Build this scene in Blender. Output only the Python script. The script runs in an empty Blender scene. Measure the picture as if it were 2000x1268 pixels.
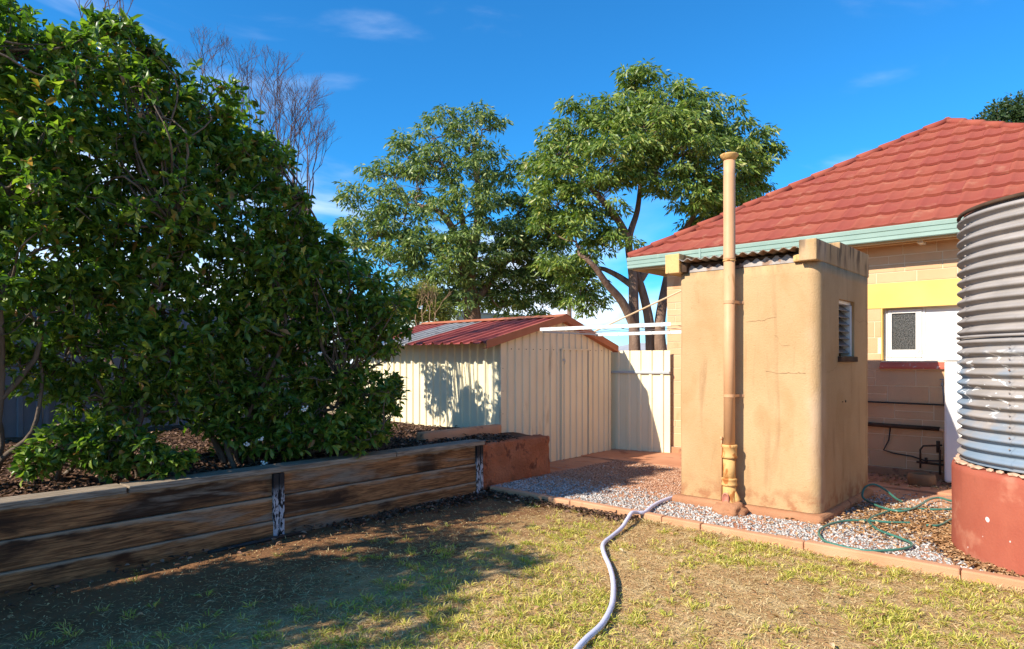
import bpy, bmesh, math, random
import numpy as np
from mathutils import Vector, Matrix
R = math.radians
random.seed(7)
rng = np.random.default_rng(11)
sc = bpy.context.scene
col = sc.collection

# ---------------------------------------------------------------- camera, sky, sun, exposure
CAMH, F, HOR, ANG = 1.5, 1280.0, 705.0, R(42)
cam_d = bpy.data.cameras.new('camera'); cam = bpy.data.objects.new('camera', cam_d); col.objects.link(cam)
cam.location = (0, 0, CAMH); cam.rotation_euler = (R(90), 0, ANG)
cam_d.sensor_width = 36; cam_d.lens = 36*F/2000; cam_d.shift_y = (HOR-634)/2000
cam_d.clip_start = .05; cam_d.clip_end = 2000
sc.camera = cam
SUNV = Vector((-.26, -1, .74)).normalized()
sun_d = bpy.data.lights.new('sun', 'SUN'); sun = bpy.data.objects.new('sun', sun_d); col.objects.link(sun)
sun_d.energy = 4.0; sun_d.angle = R(.5); sun_d.color = (1, .91, .77)
sun.rotation_euler = SUNV.to_track_quat('Z', 'Y').to_euler(); sun.location = (-8, -20, 20)
w = bpy.data.worlds.new('World'); sc.world = w; w.use_nodes = True
nt = w.node_tree; nt.nodes.clear()
out = nt.nodes.new('ShaderNodeOutputWorld'); bg = nt.nodes.new('ShaderNodeBackground')
sky = nt.nodes.new('ShaderNodeTexSky'); sky.sky_type = 'NISHITA'; sky.sun_disc = False
sky.sun_elevation = math.asin(SUNV.z); sky.sun_rotation = math.atan2(SUNV.x, SUNV.y)
sky.air_density = 1.0; sky.dust_density = .25; sky.ozone_density = 3.2; sky.altitude = 200
bg.inputs['Strength'].default_value = .15
# thin real clouds: streaky noise over the whole sky dome, denser towards the horizon
tc = nt.nodes.new('ShaderNodeTexCoord'); sep = nt.nodes.new('ShaderNodeSeparateXYZ')
nt.links.new(tc.outputs['Generated'], sep.inputs[0])
mp = nt.nodes.new('ShaderNodeMapping'); mp.inputs['Scale'].default_value = (1.5, 1.5, 5.0); mp.inputs['Rotation'].default_value = (.2, .12, .5)
nt.links.new(tc.outputs['Generated'], mp.inputs[0])
no = nt.nodes.new('ShaderNodeTexNoise'); no.inputs['Scale'].default_value = 1.7; no.inputs['Detail'].default_value = 7; no.inputs['Distortion'].default_value = .5
nt.links.new(mp.outputs[0], no.inputs['Vector'])
def wmath(op, a, b=None, c=None):
    n = nt.nodes.new('ShaderNodeMath'); n.operation = op
    for i, x in enumerate((a, b, c)):
        if x is None: continue
        if isinstance(x, (int, float)): n.inputs[i].default_value = x
        else: nt.links.new(x, n.inputs[i])
    return n.outputs[0]
def wmap(x, a, b, c, d):
    n = nt.nodes.new('ShaderNodeMapRange'); n.interpolation_type = 'SMOOTHSTEP'
    nt.links.new(x, n.inputs[0])
    for i, q in enumerate((a, b, c, d)): n.inputs[i+1].default_value = q
    return n.outputs[0]
low = wmap(sep.outputs[2], .02, .40, .34, -.03)
dens = wmap(wmath('ADD', no.outputs[0], low), .60, .95, 0, .85)
mx = nt.nodes.new('ShaderNodeMix'); mx.data_type = 'RGBA'
tint = nt.nodes.new('ShaderNodeMix'); tint.data_type = 'RGBA'; tint.blend_type = 'MULTIPLY'; tint.inputs[0].default_value = 1
tint.inputs[7].default_value = (.11, .485, .725, 1)
nt.links.new(sky.outputs[0], tint.inputs[6])
nt.links.new(dens, mx.inputs[0]); nt.links.new(tint.outputs[2], mx.inputs[6]); mx.inputs[7].default_value = (4.6, 4.8, 5.3, 1)
nt.links.new(mx.outputs[2], bg.inputs[0]); nt.links.new(bg.outputs[0], out.inputs[0])
sc.view_settings.view_transform = 'Standard'; sc.view_settings.look = 'None'
sc.view_settings.exposure = 1.12; sc.view_settings.gamma = 1
sc.render.engine = 'CYCLES'

# ---------------------------------------------------------------- helpers
CA, SA = math.cos(ANG), math.sin(ANG)
def ray(px, py):
    a = (px-1000)/F
    return a*CA - SA, a*SA + CA, (HOR-py)/F          # per metre of depth
def at(px, py, d):
    x, y, z = ray(px, py); return Vector((x*d, y*d, CAMH+z*d))
def onz(px, py, z=0.):
    return at(px, py, F*(CAMH-z)/(py-HOR))
def ony(px, py, y):
    r = ray(px, py); return at(px, py, y/r[1])
def onx(px, py, x):
    r = ray(px, py); return at(px, py, x/r[0])
def project(V):
    V = np.asarray(V); X = V[..., 0]*CA + V[..., 1]*SA; Y = -V[..., 0]*SA + V[..., 1]*CA
    Ys = np.maximum(Y, 1e-3)
    return 1000+F*X/Ys, HOR-F*(V[..., 2]-CAMH)/Ys, Y
def tag(o, label=None, cat=None, group=None, kind=None):
    for k, v in (('label', label), ('category', cat), ('group', group), ('kind', kind)):
        if v: o[k] = v
    return o
def thing(name, label, cat, loc=(0, 0, 0), group=None):
    o = bpy.data.objects.new(name, None); col.objects.link(o); o.location = loc; o.empty_display_size = .1
    return tag(o, label, cat, group)
def adopt(o, parent):
    if parent is not None:
        o.parent = parent
        p, T = parent, Vector((0, 0, 0))
        while p is not None:
            T += p.location + (p.matrix_parent_inverse.translation if p.parent else Vector((0, 0, 0))); p = p.parent
        o.matrix_parent_inverse = Matrix.Translation(-T)
    return o
def link(name, me, mat, parent=None, smooth=False, bevel=0, seg=2):
    if mat is not None and not me.materials: me.materials.append(mat)
    if smooth: me.polygons.foreach_set('use_smooth', [True]*len(me.polygons))
    o = bpy.data.objects.new(name, me); col.objects.link(o)
    if bevel:
        b = o.modifiers.new('b', 'BEVEL'); b.width = bevel; b.segments = seg; b.limit_method = 'ANGLE'; b.angle_limit = R(40)
    return adopt(o, parent)
class MB:
    def __init__(s): s.v = []; s.f = []
    def add(s, vs, fs):
        n = len(s.v); s.v += [tuple(q) for q in vs]; s.f += [tuple(i+n for i in f) for f in fs]; return s
    def box(s, a, b):
        (x0, y0, z0), (x1, y1, z1) = a, b
        return s.add([(x0,y0,z0),(x1,y0,z0),(x1,y1,z0),(x0,y1,z0),(x0,y0,z1),(x1,y0,z1),(x1,y1,z1),(x0,y1,z1)],
                     [(0,3,2,1),(4,5,6,7),(0,1,5,4),(1,2,6,5),(2,3,7,6),(3,0,4,7)])
    def tube(s, path, rad, n=8, cap=True):
        P = [Vector(p) for p in path]; k = len(P)
        if not hasattr(rad, '__len__'): rad = [rad]*k
        vs = []; ref = None
        for i in range(k):
            t = (P[min(i+1, k-1)]-P[max(i-1, 0)])
            t = t.normalized() if t.length > 1e-9 else Vector((0, 0, 1))
            if ref is None: ref = Vector((1, 0, 0)) if abs(t.x) < .8 else Vector((0, 1, 0))
            a = (ref - t*ref.dot(t))
            if a.length < 1e-6: a = t.orthogonal()
            a.normalize(); ref = a; b = t.cross(a)
            for j in range(n):
                q = 2*math.pi*j/n; vs.append(P[i] + (a*math.cos(q)+b*math.sin(q))*rad[i])
        fs = [(i*n+j, i*n+(j+1) % n, (i+1)*n+(j+1) % n, (i+1)*n+j) for i in range(k-1) for j in range(n)]
        if cap: fs += [tuple(range(n-1, -1, -1)), tuple((k-1)*n+j for j in range(n))]
        return s.add(vs, fs)
    def lathe(s, c, prof, n=24, cap=True):
        vs = [(c[0]+r*math.cos(2*math.pi*j/n), c[1]+r*math.sin(2*math.pi*j/n), c[2]+z) for r, z in prof for j in range(n)]
        k = len(prof)
        fs = [(i*n+j, i*n+(j+1) % n, (i+1)*n+(j+1) % n, (i+1)*n+j) for i in range(k-1) for j in range(n)]
        if cap: fs += [tuple(range(n-1, -1, -1)), tuple((k-1)*n+j for j in range(n))]
        return s.add(vs, fs)
    def strip(s, A, B):          # quads between two polylines
        n = len(A)
        return s.add(list(A)+list(B), [(i, i+1, n+i+1, n+i) for i in range(n-1)])
    def mesh(s, name='m'):
        me = bpy.data.meshes.new(name); me.from_pydata(s.v, [], s.f); me.update(); return me
    def build(s, name, mat, parent=None, **k):
        return link(name, s.mesh(name), mat, parent, **k)
def npmesh(name, V, Fc, mat, parent=None, smooth=False):
    V = np.ascontiguousarray(V, dtype=np.float32).reshape(-1, 3); Fc = np.ascontiguousarray(Fc, dtype=np.int32); m = Fc.shape[1]
    me = bpy.data.meshes.new(name); me.vertices.add(len(V)); me.vertices.foreach_set('co', V.ravel())
    me.loops.add(Fc.size); me.loops.foreach_set('vertex_index', Fc.ravel())
    me.polygons.add(len(Fc)); me.polygons.foreach_set('loop_start', np.arange(0, Fc.size, m, dtype=np.int32))
    me.polygons.foreach_set('loop_total', np.full(len(Fc), m, dtype=np.int32)); me.update(calc_edges=True); me.validate()
    return link(name, me, mat, parent, smooth)
def grid(name, xs, ys, zf, mat, smooth=True):
    X, Y = np.meshgrid(xs, ys); Z = zf(X, Y); nx, ny = len(xs), len(ys)
    i = (np.arange(ny-1)[:, None]*nx + np.arange(nx-1)[None]).ravel()
    return npmesh(name, np.stack([X, Y, Z], -1), np.stack([i, i+1, i+nx+1, i+nx], -1), mat, smooth=smooth)
def vnoise(x, y, s, seed=0):
    x = np.asarray(x)*s; y = np.asarray(y)*s; xi = np.floor(x).astype(int); yi = np.floor(y).astype(int); fx = x-xi; fy = y-yi
    def h(a, b):
        q = np.sin(a*127.1+b*311.7+seed*74.7)*43758.5453; return q-np.floor(q)
    fx = fx*fx*(3-2*fx); fy = fy*fy*(3-2*fy)
    return (h(xi, yi)*(1-fx)+h(xi+1, yi)*fx)*(1-fy)+(h(xi, yi+1)*(1-fx)+h(xi+1, yi+1)*fx)*fy

# ---------------------------------------------------------------- materials
class Mat:
    def __init__(s, name):
        s.m = bpy.data.materials.new(name); s.m.use_nodes = True; s.t = s.m.node_tree
        s.b = s.t.nodes['Principled BSDF']; s._c = {}
    def n(s, t): return s.t.nodes.new(t)
    def l(s, a, b): s.t.links.new(a, b)
    def coord(s, stretch=(1, 1, 1), rand=0):
        k = (tuple(stretch), rand)
        if k in s._c: return s._c[k]
        t = s.n('ShaderNodeTexCoord'); o = t.outputs['Object']
        if rand:
            oi = s.n('ShaderNodeObjectInfo'); v = s.n('ShaderNodeVectorMath'); v.operation = 'MULTIPLY_ADD'
            s.l(oi.outputs['Random'], v.inputs[0]); v.inputs[1].default_value = (rand, rand*1.7, rand*.6); s.l(o, v.inputs[2]); o = v.outputs[0]
        m = s.n('ShaderNodeMapping'); m.inputs['Scale'].default_value = stretch; s.l(o, m.inputs[0]); s._c[k] = m.outputs[0]
        return m.outputs[0]
    def noise(s, scale, detail=5, stretch=(1, 1, 1), rand=0, dist=0, rough=.55):
        n = s.n('ShaderNodeTexNoise'); n.inputs['Scale'].default_value = scale; n.inputs['Detail'].default_value = detail
        n.inputs['Distortion'].default_value = dist; n.inputs['Roughness'].default_value = rough
        s.l(s.coord(stretch, rand), n.inputs['Vector']); return n.outputs[0]
    def rng(s, x, a, b, c=0., d=1.):
        n = s.n('ShaderNodeMapRange'); n.interpolation_type = 'SMOOTHSTEP'; s.l(x, n.inputs[0])
        for i, q in enumerate((a, b, c, d)): n.inputs[i+1].default_value = q
        return n.outputs[0]
    def math(s, op, a, b):
        n = s.n('ShaderNodeMath'); n.operation = op
        for i, x in enumerate((a, b)):
            if isinstance(x, (int, float)): n.inputs[i].default_value = x
            else: s.l(x, n.inputs[i])
        return n.outputs[0]
    def mix(s, f, a, b, mode='MIX'):
        n = s.n('ShaderNodeMix'); n.data_type = 'RGBA'; n.blend_type = mode
        for i, x in ((0, f), (6, a), (7, b)):
            if isinstance(x, (int, float)): n.inputs[i].default_value = x
            elif isinstance(x, tuple): n.inputs[i].default_value = (*x, 1)
            else: s.l(x, n.inputs[i])
        return n.outputs[2]
    def zpos(s):
        t = s.n('ShaderNodeTexCoord'); q = s.n('ShaderNodeSeparateXYZ'); s.l(t.outputs['Object'], q.inputs[0]); return q.outputs
    def bump(s, h, strength, dist=.01):
        b = s.n('ShaderNodeBump'); b.inputs['Strength'].default_value = strength; b.inputs['Distance'].default_value = dist
        s.l(h, b.inputs['Height']); s.l(b.outputs[0], s.b.inputs['Normal'])
    def done(s, color, rough=.8, spec=.3, metal=0):
        if isinstance(color, tuple): s.b.inputs['Base Color'].default_value = (*color, 1)
        else: s.l(color, s.b.inputs['Base Color'])
        if isinstance(rough, (int, float)): s.b.inputs['Roughness'].default_value = rough
        else: s.l(rough, s.b.inputs['Roughness'])
        s.b.inputs['Specular IOR Level'].default_value = spec; s.b.inputs['Metallic'].default_value = metal
        return s.m
def simple(name, c1, c2, scale=3, rough=.8, spec=.3, fine=40, bump=.25, bd=.004, stretch=(1, 1, 1), rand=0, stain=None, metal=0):
    m = Mat(name); c = m.mix(m.rng(m.noise(scale, 6, stretch, rand), .3, .7), c1, c2)
    if stain:
        for (sc_, lo, hi, cc, st) in stain: c = m.mix(m.rng(m.noise(sc_, 7, st, rand, .4), lo, hi), c, cc)
    if bump: m.bump(m.noise(fine, 4, (1, 1, 1), rand), bump, bd)
    return m.done(c, rough, spec, metal)
def leafmat(name, cols, rough=.4, trans=.35, spec=.5):
    m = Mat(name); g = m.n('ShaderNodeNewGeometry'); r = m.n('ShaderNodeValToRGB')
    e = r.color_ramp.elements
    while len(e) < len(cols): e.new(.5)
    for i, (p, c) in enumerate(cols): e[i].position = p; e[i].color = (*c, 1)
    m.l(g.outputs['Random Per Island'], r.inputs[0])
    c = r.outputs[0]
    t = m.n('ShaderNodeBsdfTranslucent'); tcx = m.mix(1., c, (1.3, 1.5, .5), 'MULTIPLY'); m.l(tcx, t.inputs[0])
    m.done(c, rough, spec)
    x = m.n('ShaderNodeMixShader'); x.inputs[0].default_value = trans
    m.l(m.b.outputs[0], x.inputs[1]); m.l(t.outputs[0], x.inputs[2]); m.l(x.outputs[0], m.t.nodes['Material Output'].inputs[0])
    return m.m
def render_mat():       # tan painted stucco of the outhouse
    m = Mat('tan_stucco')
    c = m.mix(m.rng(m.noise(1.6, 6), .3, .7), (.42, .27, .135), (.47, .315, .168))
    c = m.mix(m.rng(m.noise(2.6, 9, (1, 1, .6), 0, .8), .48, .70, 0, .5), c, (.37, .225, .10))
    c = m.mix(m.rng(m.noise(7, 7, (1, 1, .16), 0, .5), .53, .72, 0, .5), c, (.27, .145, .07))
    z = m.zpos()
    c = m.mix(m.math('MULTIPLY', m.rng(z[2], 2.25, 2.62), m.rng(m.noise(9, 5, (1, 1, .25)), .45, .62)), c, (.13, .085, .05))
    c = m.mix(m.math('MULTIPLY', m.rng(z[2], .42, .12), m.rng(m.noise(8, 6), .42, .62)), c, (.33, .155, .075))     # red soil splashed up the foot
    c = m.mix(m.rng(m.noise(55, 4), .62, .72, 0, .35), c, (.26, .14, .06))
    # worn, paler rendering on the rounded front corner
    wx = m.math('MULTIPLY', m.rng(z[0], -2.06, -1.93), m.rng(z[1], 6.46, 6.30))
    c = m.mix(m.math('MULTIPLY', wx, m.rng(m.noise(3, 6, (1, 1, .5)), .40, .66, 0, .55)), c, (.57, .41, .28))
    m.bump(m.mix(.45, m.noise(70, 6), m.noise(7, 6, (1, 1, .7), 0, .5)), .55, .014)
    return m.done(c, .9, .15)
def wood_mat():
    m = Mat('weathered_sleeper')
    g = m.noise(6, 8, (9, .55, 9), 3, 1.2); g2 = m.noise(44, 6, (6, .22, 6), 3)
    c = m.mix(m.rng(g, .32, .68), (.13, .055, .022), (.40, .185, .075))
    c = m.mix(m.rng(m.noise(1.3, 6, (1.5, .7, 2.2), 5, .8), .45, .62, 0, .92), c, (.03, .017, .011))
    c = m.mix(m.rng(m.noise(1.9, 6, (2, .5, 4), 9, .8), .52, .68, 0, .75), c, (.27, .22, .165))
    c = m.mix(m.rng(m.noise(3.2, 2, (.8, .9, 1.0), 7), .70, .78, 0, .9), c, (.05, .018, .008))
    c = m.mix(m.rng(g2, .5, .66, 0, .6), c, (.03, .018, .01)); fz = m.math('FRACT', m.math('MULTIPLY', m.math('ADD', m.zpos()[2], .05), 5.), 0); c = m.mix(m.math('MULTIPLY', m.rng(m.math('ADD', fz, m.math('MULTIPLY', m.noise(5, 5, (1, 1, 3), 3), .42)), 1.06, 1.18), .7), c, (.38, .29, .20))
    m.bump(m.mix(.5, g, g2), .6, .01)
    return m.done(c, .85, .2)
def cap_mat():
    m = Mat('grey_weathered_sleeper')
    g = m.noise(8, 8, (9, .5, 9), 3, .8); g2 = m.noise(34, 5, (6, .25, 6), 3)
    c = m.mix(m.rng(g, .3, .7), (.16, .12, .085), (.36, .29, .215))
    c = m.mix(m.rng(g2, .52, .75, 0, .7), c, (.05, .035, .025))
    m.bump(m.mix(.5, g, g2), .6, .01); return m.done(c, .9, .2)
def tank_mat():
    m = Mat('weathered_tank_iron'); z = m.zpos()
    c = m.mix(m.rng(m.noise(2.5, 6, (1, 1, 3)), .3, .7), (.24, .215, .20), (.33, .295, .275))
    c = m.mix(m.rng(m.noise(14, 5, (1, 1, .4)), .55, .75, 0, .4), c, (.22, .20, .19))
    blue = m.math('MULTIPLY', m.rng(m.noise(1.9, 5), .44, .60), m.rng(z[2], 1.72, 1.35))
    c = m.mix(m.math('MULTIPLY', blue, .75), c, (.15, .235, .33))
    band = m.math('MULTIPLY', m.rng(z[2], 1.02, 1.2), m.rng(z[2], 1.62, 1.46))
    c = m.mix(m.math('MULTIPLY', band, m.rng(m.noise(6.5, 7, (1, 1, 2.2), 0, 1.2), .585, .61)), c, (.80, .80, .79))
    c = m.mix(m.math('MULTIPLY', m.rng(z[2], 1.4, 1.0), m.rng(m.noise(7, 6, (1, 1, .3)), .66, .74)), c, (.38, .16, .05))
    m.bump(m.noise(30, 5), .15, .006)
    return m.done(c, .78, .2)
def redbase_mat():
    m = Mat('red_painted_concrete'); z = m.zpos()
    c = m.mix(m.rng(m.noise(2.2, 7, (1, 1, .6)), .3, .7), (.28, .062, .038), (.36, .10, .06))
    c = m.mix(m.rng(m.noise(5, 7, (1, 1, .25), 0, .5), .57, .72, 0, .7), c, (.17, .06, .04))
    c = m.mix(m.rng(m.noise(3, 8), .56, .66, 0, .5), c, (.50, .22, .14))
    c = m.mix(m.rng(m.noise(9, 1.5), .735, .75), c, (.7, .62, .58))
    m.bump(m.mix(.4, m.noise(50, 4), m.noise(7, 5)), .4, .01); return m.done(c, .8, .25)
def peel_mat():
    m = Mat('peeling_black_steel')
    z = m.zpos(); p = m.rng(m.noise(46, 7, (1, 1, .35), 0, .6), .47, .51)
    p = m.math('MULTIPLY', p, m.rng(z[2], .47, .3)); m.bump(p, .5, .002)
    return m.done(m.mix(p, (.012, .012, .014), (.42, .43, .46)), .6, .3)
def soil_mat():
    m = Mat('lawn_soil')
    c = m.mix(m.rng(m.noise(1.2, 6), .3, .7), (.39, .225, .10), (.52, .325, .15))
    c = m.mix(m.rng(m.noise(6, 8), .45, .65), c, (.56, .40, .20))
    c = m.mix(m.rng(m.noise(2.1, 5), .62, .72, 0, .6), c, (.38, .18, .09))
    c = m.mix(m.rng(m.noise(75, 5), .52, .66, 0, .55), c, (.17, .095, .05))
    shaded_earth = m.rng(m.math('ADD', m.zpos()[0], m.math('MULTIPLY', m.noise(1.6, 6), 2.2)), -2.15, -3.1)
    c = m.mix(m.math('MULTIPLY', shaded_earth, .85), c, (.16, .072, .034))  # bare red-brown earth by the wall, widened to paint in the hedge's shade
    m.bump(m.mix(.5, m.noise(60, 5), m.noise(14, 5)), 1., .03); return m.done(c, .95, .1)
def tile_mat():
    m = Mat('red_roof_tile')
    oi = m.n('ShaderNodeObjectInfo')
    c = m.mix(m.rng(m.noise(2, 6, (1, 1, 1)), .3, .7), (.275, .069, .043), (.32, .093, .059))
    c = m.mix(m.math('MULTIPLY', oi.outputs['Random'], .55), c, (.24, .05, .042))
    c = m.mix(m.rng(m.noise(4, 7, (1, 1, 1), 4), .54, .72, 0, .6), c, (.38, .16, .10))
    m.bump(m.noise(160, 3), .25, .004); return m.done(c, .9, .1)
M = dict(
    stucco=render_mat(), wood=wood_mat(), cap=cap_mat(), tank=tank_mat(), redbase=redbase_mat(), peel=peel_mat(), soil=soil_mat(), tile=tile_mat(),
    bed=simple('bed_soil', (.075, .042, .026), (.14, .075, .045), 2, .95, .1, 40, .9, .02, stain=[(7, .55, .65, (.20, .12, .075), (1, 1, 1))]),
    dirt=simple('red_gravel_dirt', (.42, .21, .12), (.50, .28, .17), 1.3, .95, .1, 50, .8, .015, stain=[(2.3, .52, .66, (.40, .165, .085), (1, 1, 1)), (9, .55, .7, (.28, .21, .17), (1, 1, 1))]),
    path=simple('red_concrete_path', (.42, .185, .10), (.50, .25, .145), 1.6, .9, .15, 60, .4, .006, stain=[(3, .56, .7, (.27, .115, .07), (1, 1, 1))]),
    far=simple('far_ground', (.36, .25, .13), (.42, .31, .16), .3, .95, .1, 5, .4, .05),
    kerb=simple('orange_kerb', (.47, .235, .125), (.55, .30, .175), 2.5, .9, .15, 90, .5, .006, rand=3, stain=[(5, .6, .72, (.34, .17, .10), (1, 1, 1))]),
    rough=simple('rough_red_render', (.34, .115, .055), (.48, .18, .09), 3, .95, .1, 34, 1., .03, stain=[(6, .55, .66, (.20, .075, .045), (1, 1, 1)), (3, .62, .7, (.42, .24, .16), (1, 1, 1))]),
    smoothred=simple('salmon_render', (.56, .25, .125), (.62, .30, .16), 3, .9, .15, 50, .3, .006, stain=[(5, .6, .72, (.34, .15, .09), (1, 1, 1))]),
    slab=simple('outhouse_slab', (.33, .155, .08), (.42, .215, .115), 3, .9, .15, 50, .6, .01, stain=[(6, .58, .7, (.19, .09, .055), (1, 1, 1))]),
    block=simple('painted_block', (.56, .33, .175), (.62, .385, .215), 1.5, .85, .2, 70, .35, .005, rand=2, stain=[(4, .6, .74, (.52, .275, .14), (1, 1, .5))]),
    mortar=simple('pale_mortar', (.76, .58, .38), (.80, .64, .44), 6, .9, .15, 60, .3, .004),
    yellow=simple('yellow_render', (.66, .43, .12), (.72, .49, .15), 2, .8, .2, 80, .2, .003),
    redsill=simple('red_sill', (.43, .065, .04), (.50, .10, .06), 5, .6, .3, 40, .2, .004, stain=[(18, .63, .68, (.62, .40, .34), (1, 1, 1))]),
    white=simple('white_paint', (.66, .64, .60), (.72, .70, .66), 5, .5, .35, 40, .15, .003, stain=[(11, .64, .70, (.55, .47, .38), (1, 1, .5))]),
    cabinet=simple('white_enamel', (.70, .69, .66), (.76, .75, .72), 3, .4, .4, 30, .05, .002),
    gutter=simple('pale_green_gutter', (.22, .315, .265), (.26, .36, .305), 2, .45, .4, 30, .05, .002, stain=[(8, .64, .76, (.30, .40, .32), (1, 1, .4))]),
    groove=simple('green_groove', (.13, .20, .165), (.15, .22, .18), 3, .7, .2, 30, 0),
    eave=simple('cream_eave_timber', (.56, .39, .23), (.62, .45, .28), 4, .8, .2, 40, .3, .004),
    pipe=simple('tan_pipe_paint', (.52, .28, .14), (.58, .325, .17), 3, .55, .35, 30, .2, .003, stain=[(9, .63, .72, (.40, .20, .085), (1, 1, .4))]),
    rustpipe=simple('rusty_tan_pipe', (.52, .30, .105), (.58, .345, .13), 4, .7, .25, 40, .4, .005, stain=[(13, .53, .62, (.36, .125, .03), (1, 1, .5))]),
    cover=simple('red_access_cover', (.40, .14, .10), (.50, .22, .15), 20, .7, .25, 60, .4, .004),
    corr=simple('rusty_corrugated_iron', (.17, .09, .055), (.27, .17, .11), 5, .8, .25, 40, .3, .004, stain=[(4, .5, .62, (.30, .26, .23), (1, 1, 1))]),
    flash=simple('grey_flashing', (.24, .20, .18), (.34, .30, .27), 6, .6, .4, 40, .2, .003, stain=[(8, .5, .62, (.22, .12, .07), (1, 1, 1))]),
    dark=simple('dark_timber', (.05, .03, .02), (.09, .055, .035), 6, .9, .1, 30, .4, .006),
    ochre=simple('weathered_beam', (.55, .335, .13), (.62, .40, .17), 4, .9, .15, 60, .5, .008, stain=[(11, .52, .62, (.22, .13, .06), (1, 1, .3))]),
    cream=simple('cream_steel', (.76, .67, .45), (.80, .72, .50), 1.5, .45, .4, 20, .06, .002, stain=[(5, .62, .76, (.60, .50, .33), (1, 1, .2))]),
    shedcream=simple('beige_steel', (.74, .62, .42), (.79, .67, .46), 1.5, .5, .4, 20, .06, .002, stain=[(5, .62, .76, (.56, .44, .29), (1, 1, .2))]),
    shedroof=simple('red_steel_roof', (.33, .07, .055), (.39, .10, .075), 2, .6, .2, 30, .08, .002, stain=[(6, .6, .74, (.24, .05, .045), (1, 1, 1))]),
    shedtrim=simple('rust_red_trim', (.40, .12, .055), (.46, .16, .075), 3, .6, .3, 30, .1, .003),
    fibre=simple('grey_fibreglass_sheet', (.30, .285, .265), (.40, .38, .36), 4, .7, .25, 30, .3, .004, stain=[(9, .55, .68, (.17, .15, .14), (1, 1, 1))]),
    greysteel=simple('grey_steel', (.15, .17, .20), (.19, .21, .24), 2, .5, .4, 20, .1, .003),
    railgrey=simple('rail_grey', (.40, .42, .42), (.46, .48, .48), 2, .5, .4, 20, .05, .002),
    wire=simple('grey_wire', (.35, .35, .36), (.42, .42, .43), 9, .5, .4, 20, 0),
    black=simple('black_pvc', (.02, .02, .02), (.03, .03, .03), 9, .6, .3, 20, 0),
    whitehose=simple('lavender_hose', (.52, .52, .64), (.58, .58, .70), 5, .5, .4, 60, .1, .002, stain=[(14, .62, .74, (.42, .40, .48), (1, 1, 1))]),
    greenhose=simple('green_hose', (.035, .13, .10), (.05, .18, .135), 6, .35, .5, 30, 0),
    crackline=simple('crack_brown', (.24, .13, .065), (.28, .155, .08), 9, .9, .1, 30, 0),
    pot=simple('brown_gully', (.20, .10, .05), (.28, .15, .07), 6, .85, .2, 30, .5, .006),
    bark=simple('grey_brown_bark', (.14, .085, .06), (.25, .165, .12), 6, .95, .1, 22, 1., .03, stretch=(1, 1, .25)),
    shrubbark=simple('shrub_bark', (.10, .075, .055), (.17, .13, .10), 9, .95, .1, 40, .8, .01, stretch=(1, 1, .3)),
    twig=simple('dead_twig', (.10, .065, .065), (.15, .10, .095), 6, .9, .1, 40, 0),
    browntwig=simple('brown_twig', (.25, .15, .085), (.34, .22, .13), 6, .9, .1, 40, 0),
    neigh=simple('pale_teal_wall', (.34, .42, .40), (.38, .46, .44), 2, .8, .2, 20, .1, .003),
    neighroof=simple('grey_iron_roof', (.30, .30, .31), (.36, .36, .37), 2, .6, .3, 20, .1, .003),
    stake=simple('pale_stake', (.55, .68, .58), (.62, .74, .64), 9, .6, .3, 30, .1, .002),
    flower=simple('white_blossom', (.80, .80, .72), (.84, .84, .78), 20, .6, .2, 60, .2, .003),
    hole=simple('dark_interior', (.01, .009, .008), (.014, .012, .01), 3, .9, .1, 20, 0),
    louvre=simple('grey_louvre_glass', (.10, .105, .115), (.15, .155, .165), 8, .3, .5, 40, .1, .002),
    leaf=leafmat('glossy_leaf', [(0, (.035, .085, .014)), (.35, (.085, .165, .024)), (.7, (.15, .245, .034)), (.95, (.26, .34, .055)), (.968, (.38, .40, .09)), (.985, (.30, .16, .04)), (1, (.42, .22, .09))], .36, .45, .5),
    leafyel=leafmat('yellow_green_leaf', [(0, (.14, .22, .015)), (1, (.34, .36, .03))], .4, .35),
    tree1=leafmat('gum_leaf', [(0, (.05, .10, .02)), (.5, (.145, .22, .042)), (.9, (.29, .35, .07)), (1, (.42, .38, .11))], .45, .32, .45),
    tree2=leafmat('grey_gum_leaf', [(0, (.04, .08, .025)), (.5, (.125, .19, .055)), (.88, (.26, .33, .09)), (1, (.40, .40, .13))], .45, .32, .45),
    leafdark=leafmat('dark_tree_leaf', [(0, (.02, .045, .012)), (1, (.06, .10, .025))], .5, .2),
    feather=leafmat('feathery_leaf', [(0, (.12, .16, .03)), (.6, (.24, .26, .05)), (1, (.34, .27, .10))], .6, .35),
    grass=leafmat('lawn_blade', [(0, (.24, .29, .035)), (.35, (.46, .45, .07)), (.65, (.64, .54, .13)), (1, (.70, .55, .24))], .6, .35, .25),
    straw=leafmat('dry_straw', [(0, (.32, .20, .085)), (.5, (.56, .40, .18)), (1, (.72, .58, .31))], .8, .1, .15),
    litter=leafmat('fallen_leaf', [(0, (.15, .075, .035)), (.5, (.36, .19, .085)), (.85, (.52, .31, .15)), (1, (.64, .45, .27))], .8, .1, .15),
    bedlitter=leafmat('bed_leaf', [(0, (.045, .025, .018)), (.6, (.10, .056, .038)), (.9, (.24, .14, .095)), (1, (.42, .28, .2))], .8, .1, .15),
    stone=leafmat('grey_gravel', [(0, (.17, .16, .15)), (.35, (.36, .345, .325)), (.8, (.50, .475, .445)), (1, (.62, .58, .53))], .85, 0., .25),
    stonered=leafmat('red_gravel', [(0, (.25, .115, .07)), (.5, (.44, .24, .145)), (1, (.55, .37, .26))], .85, 0., .2),
)
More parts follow.
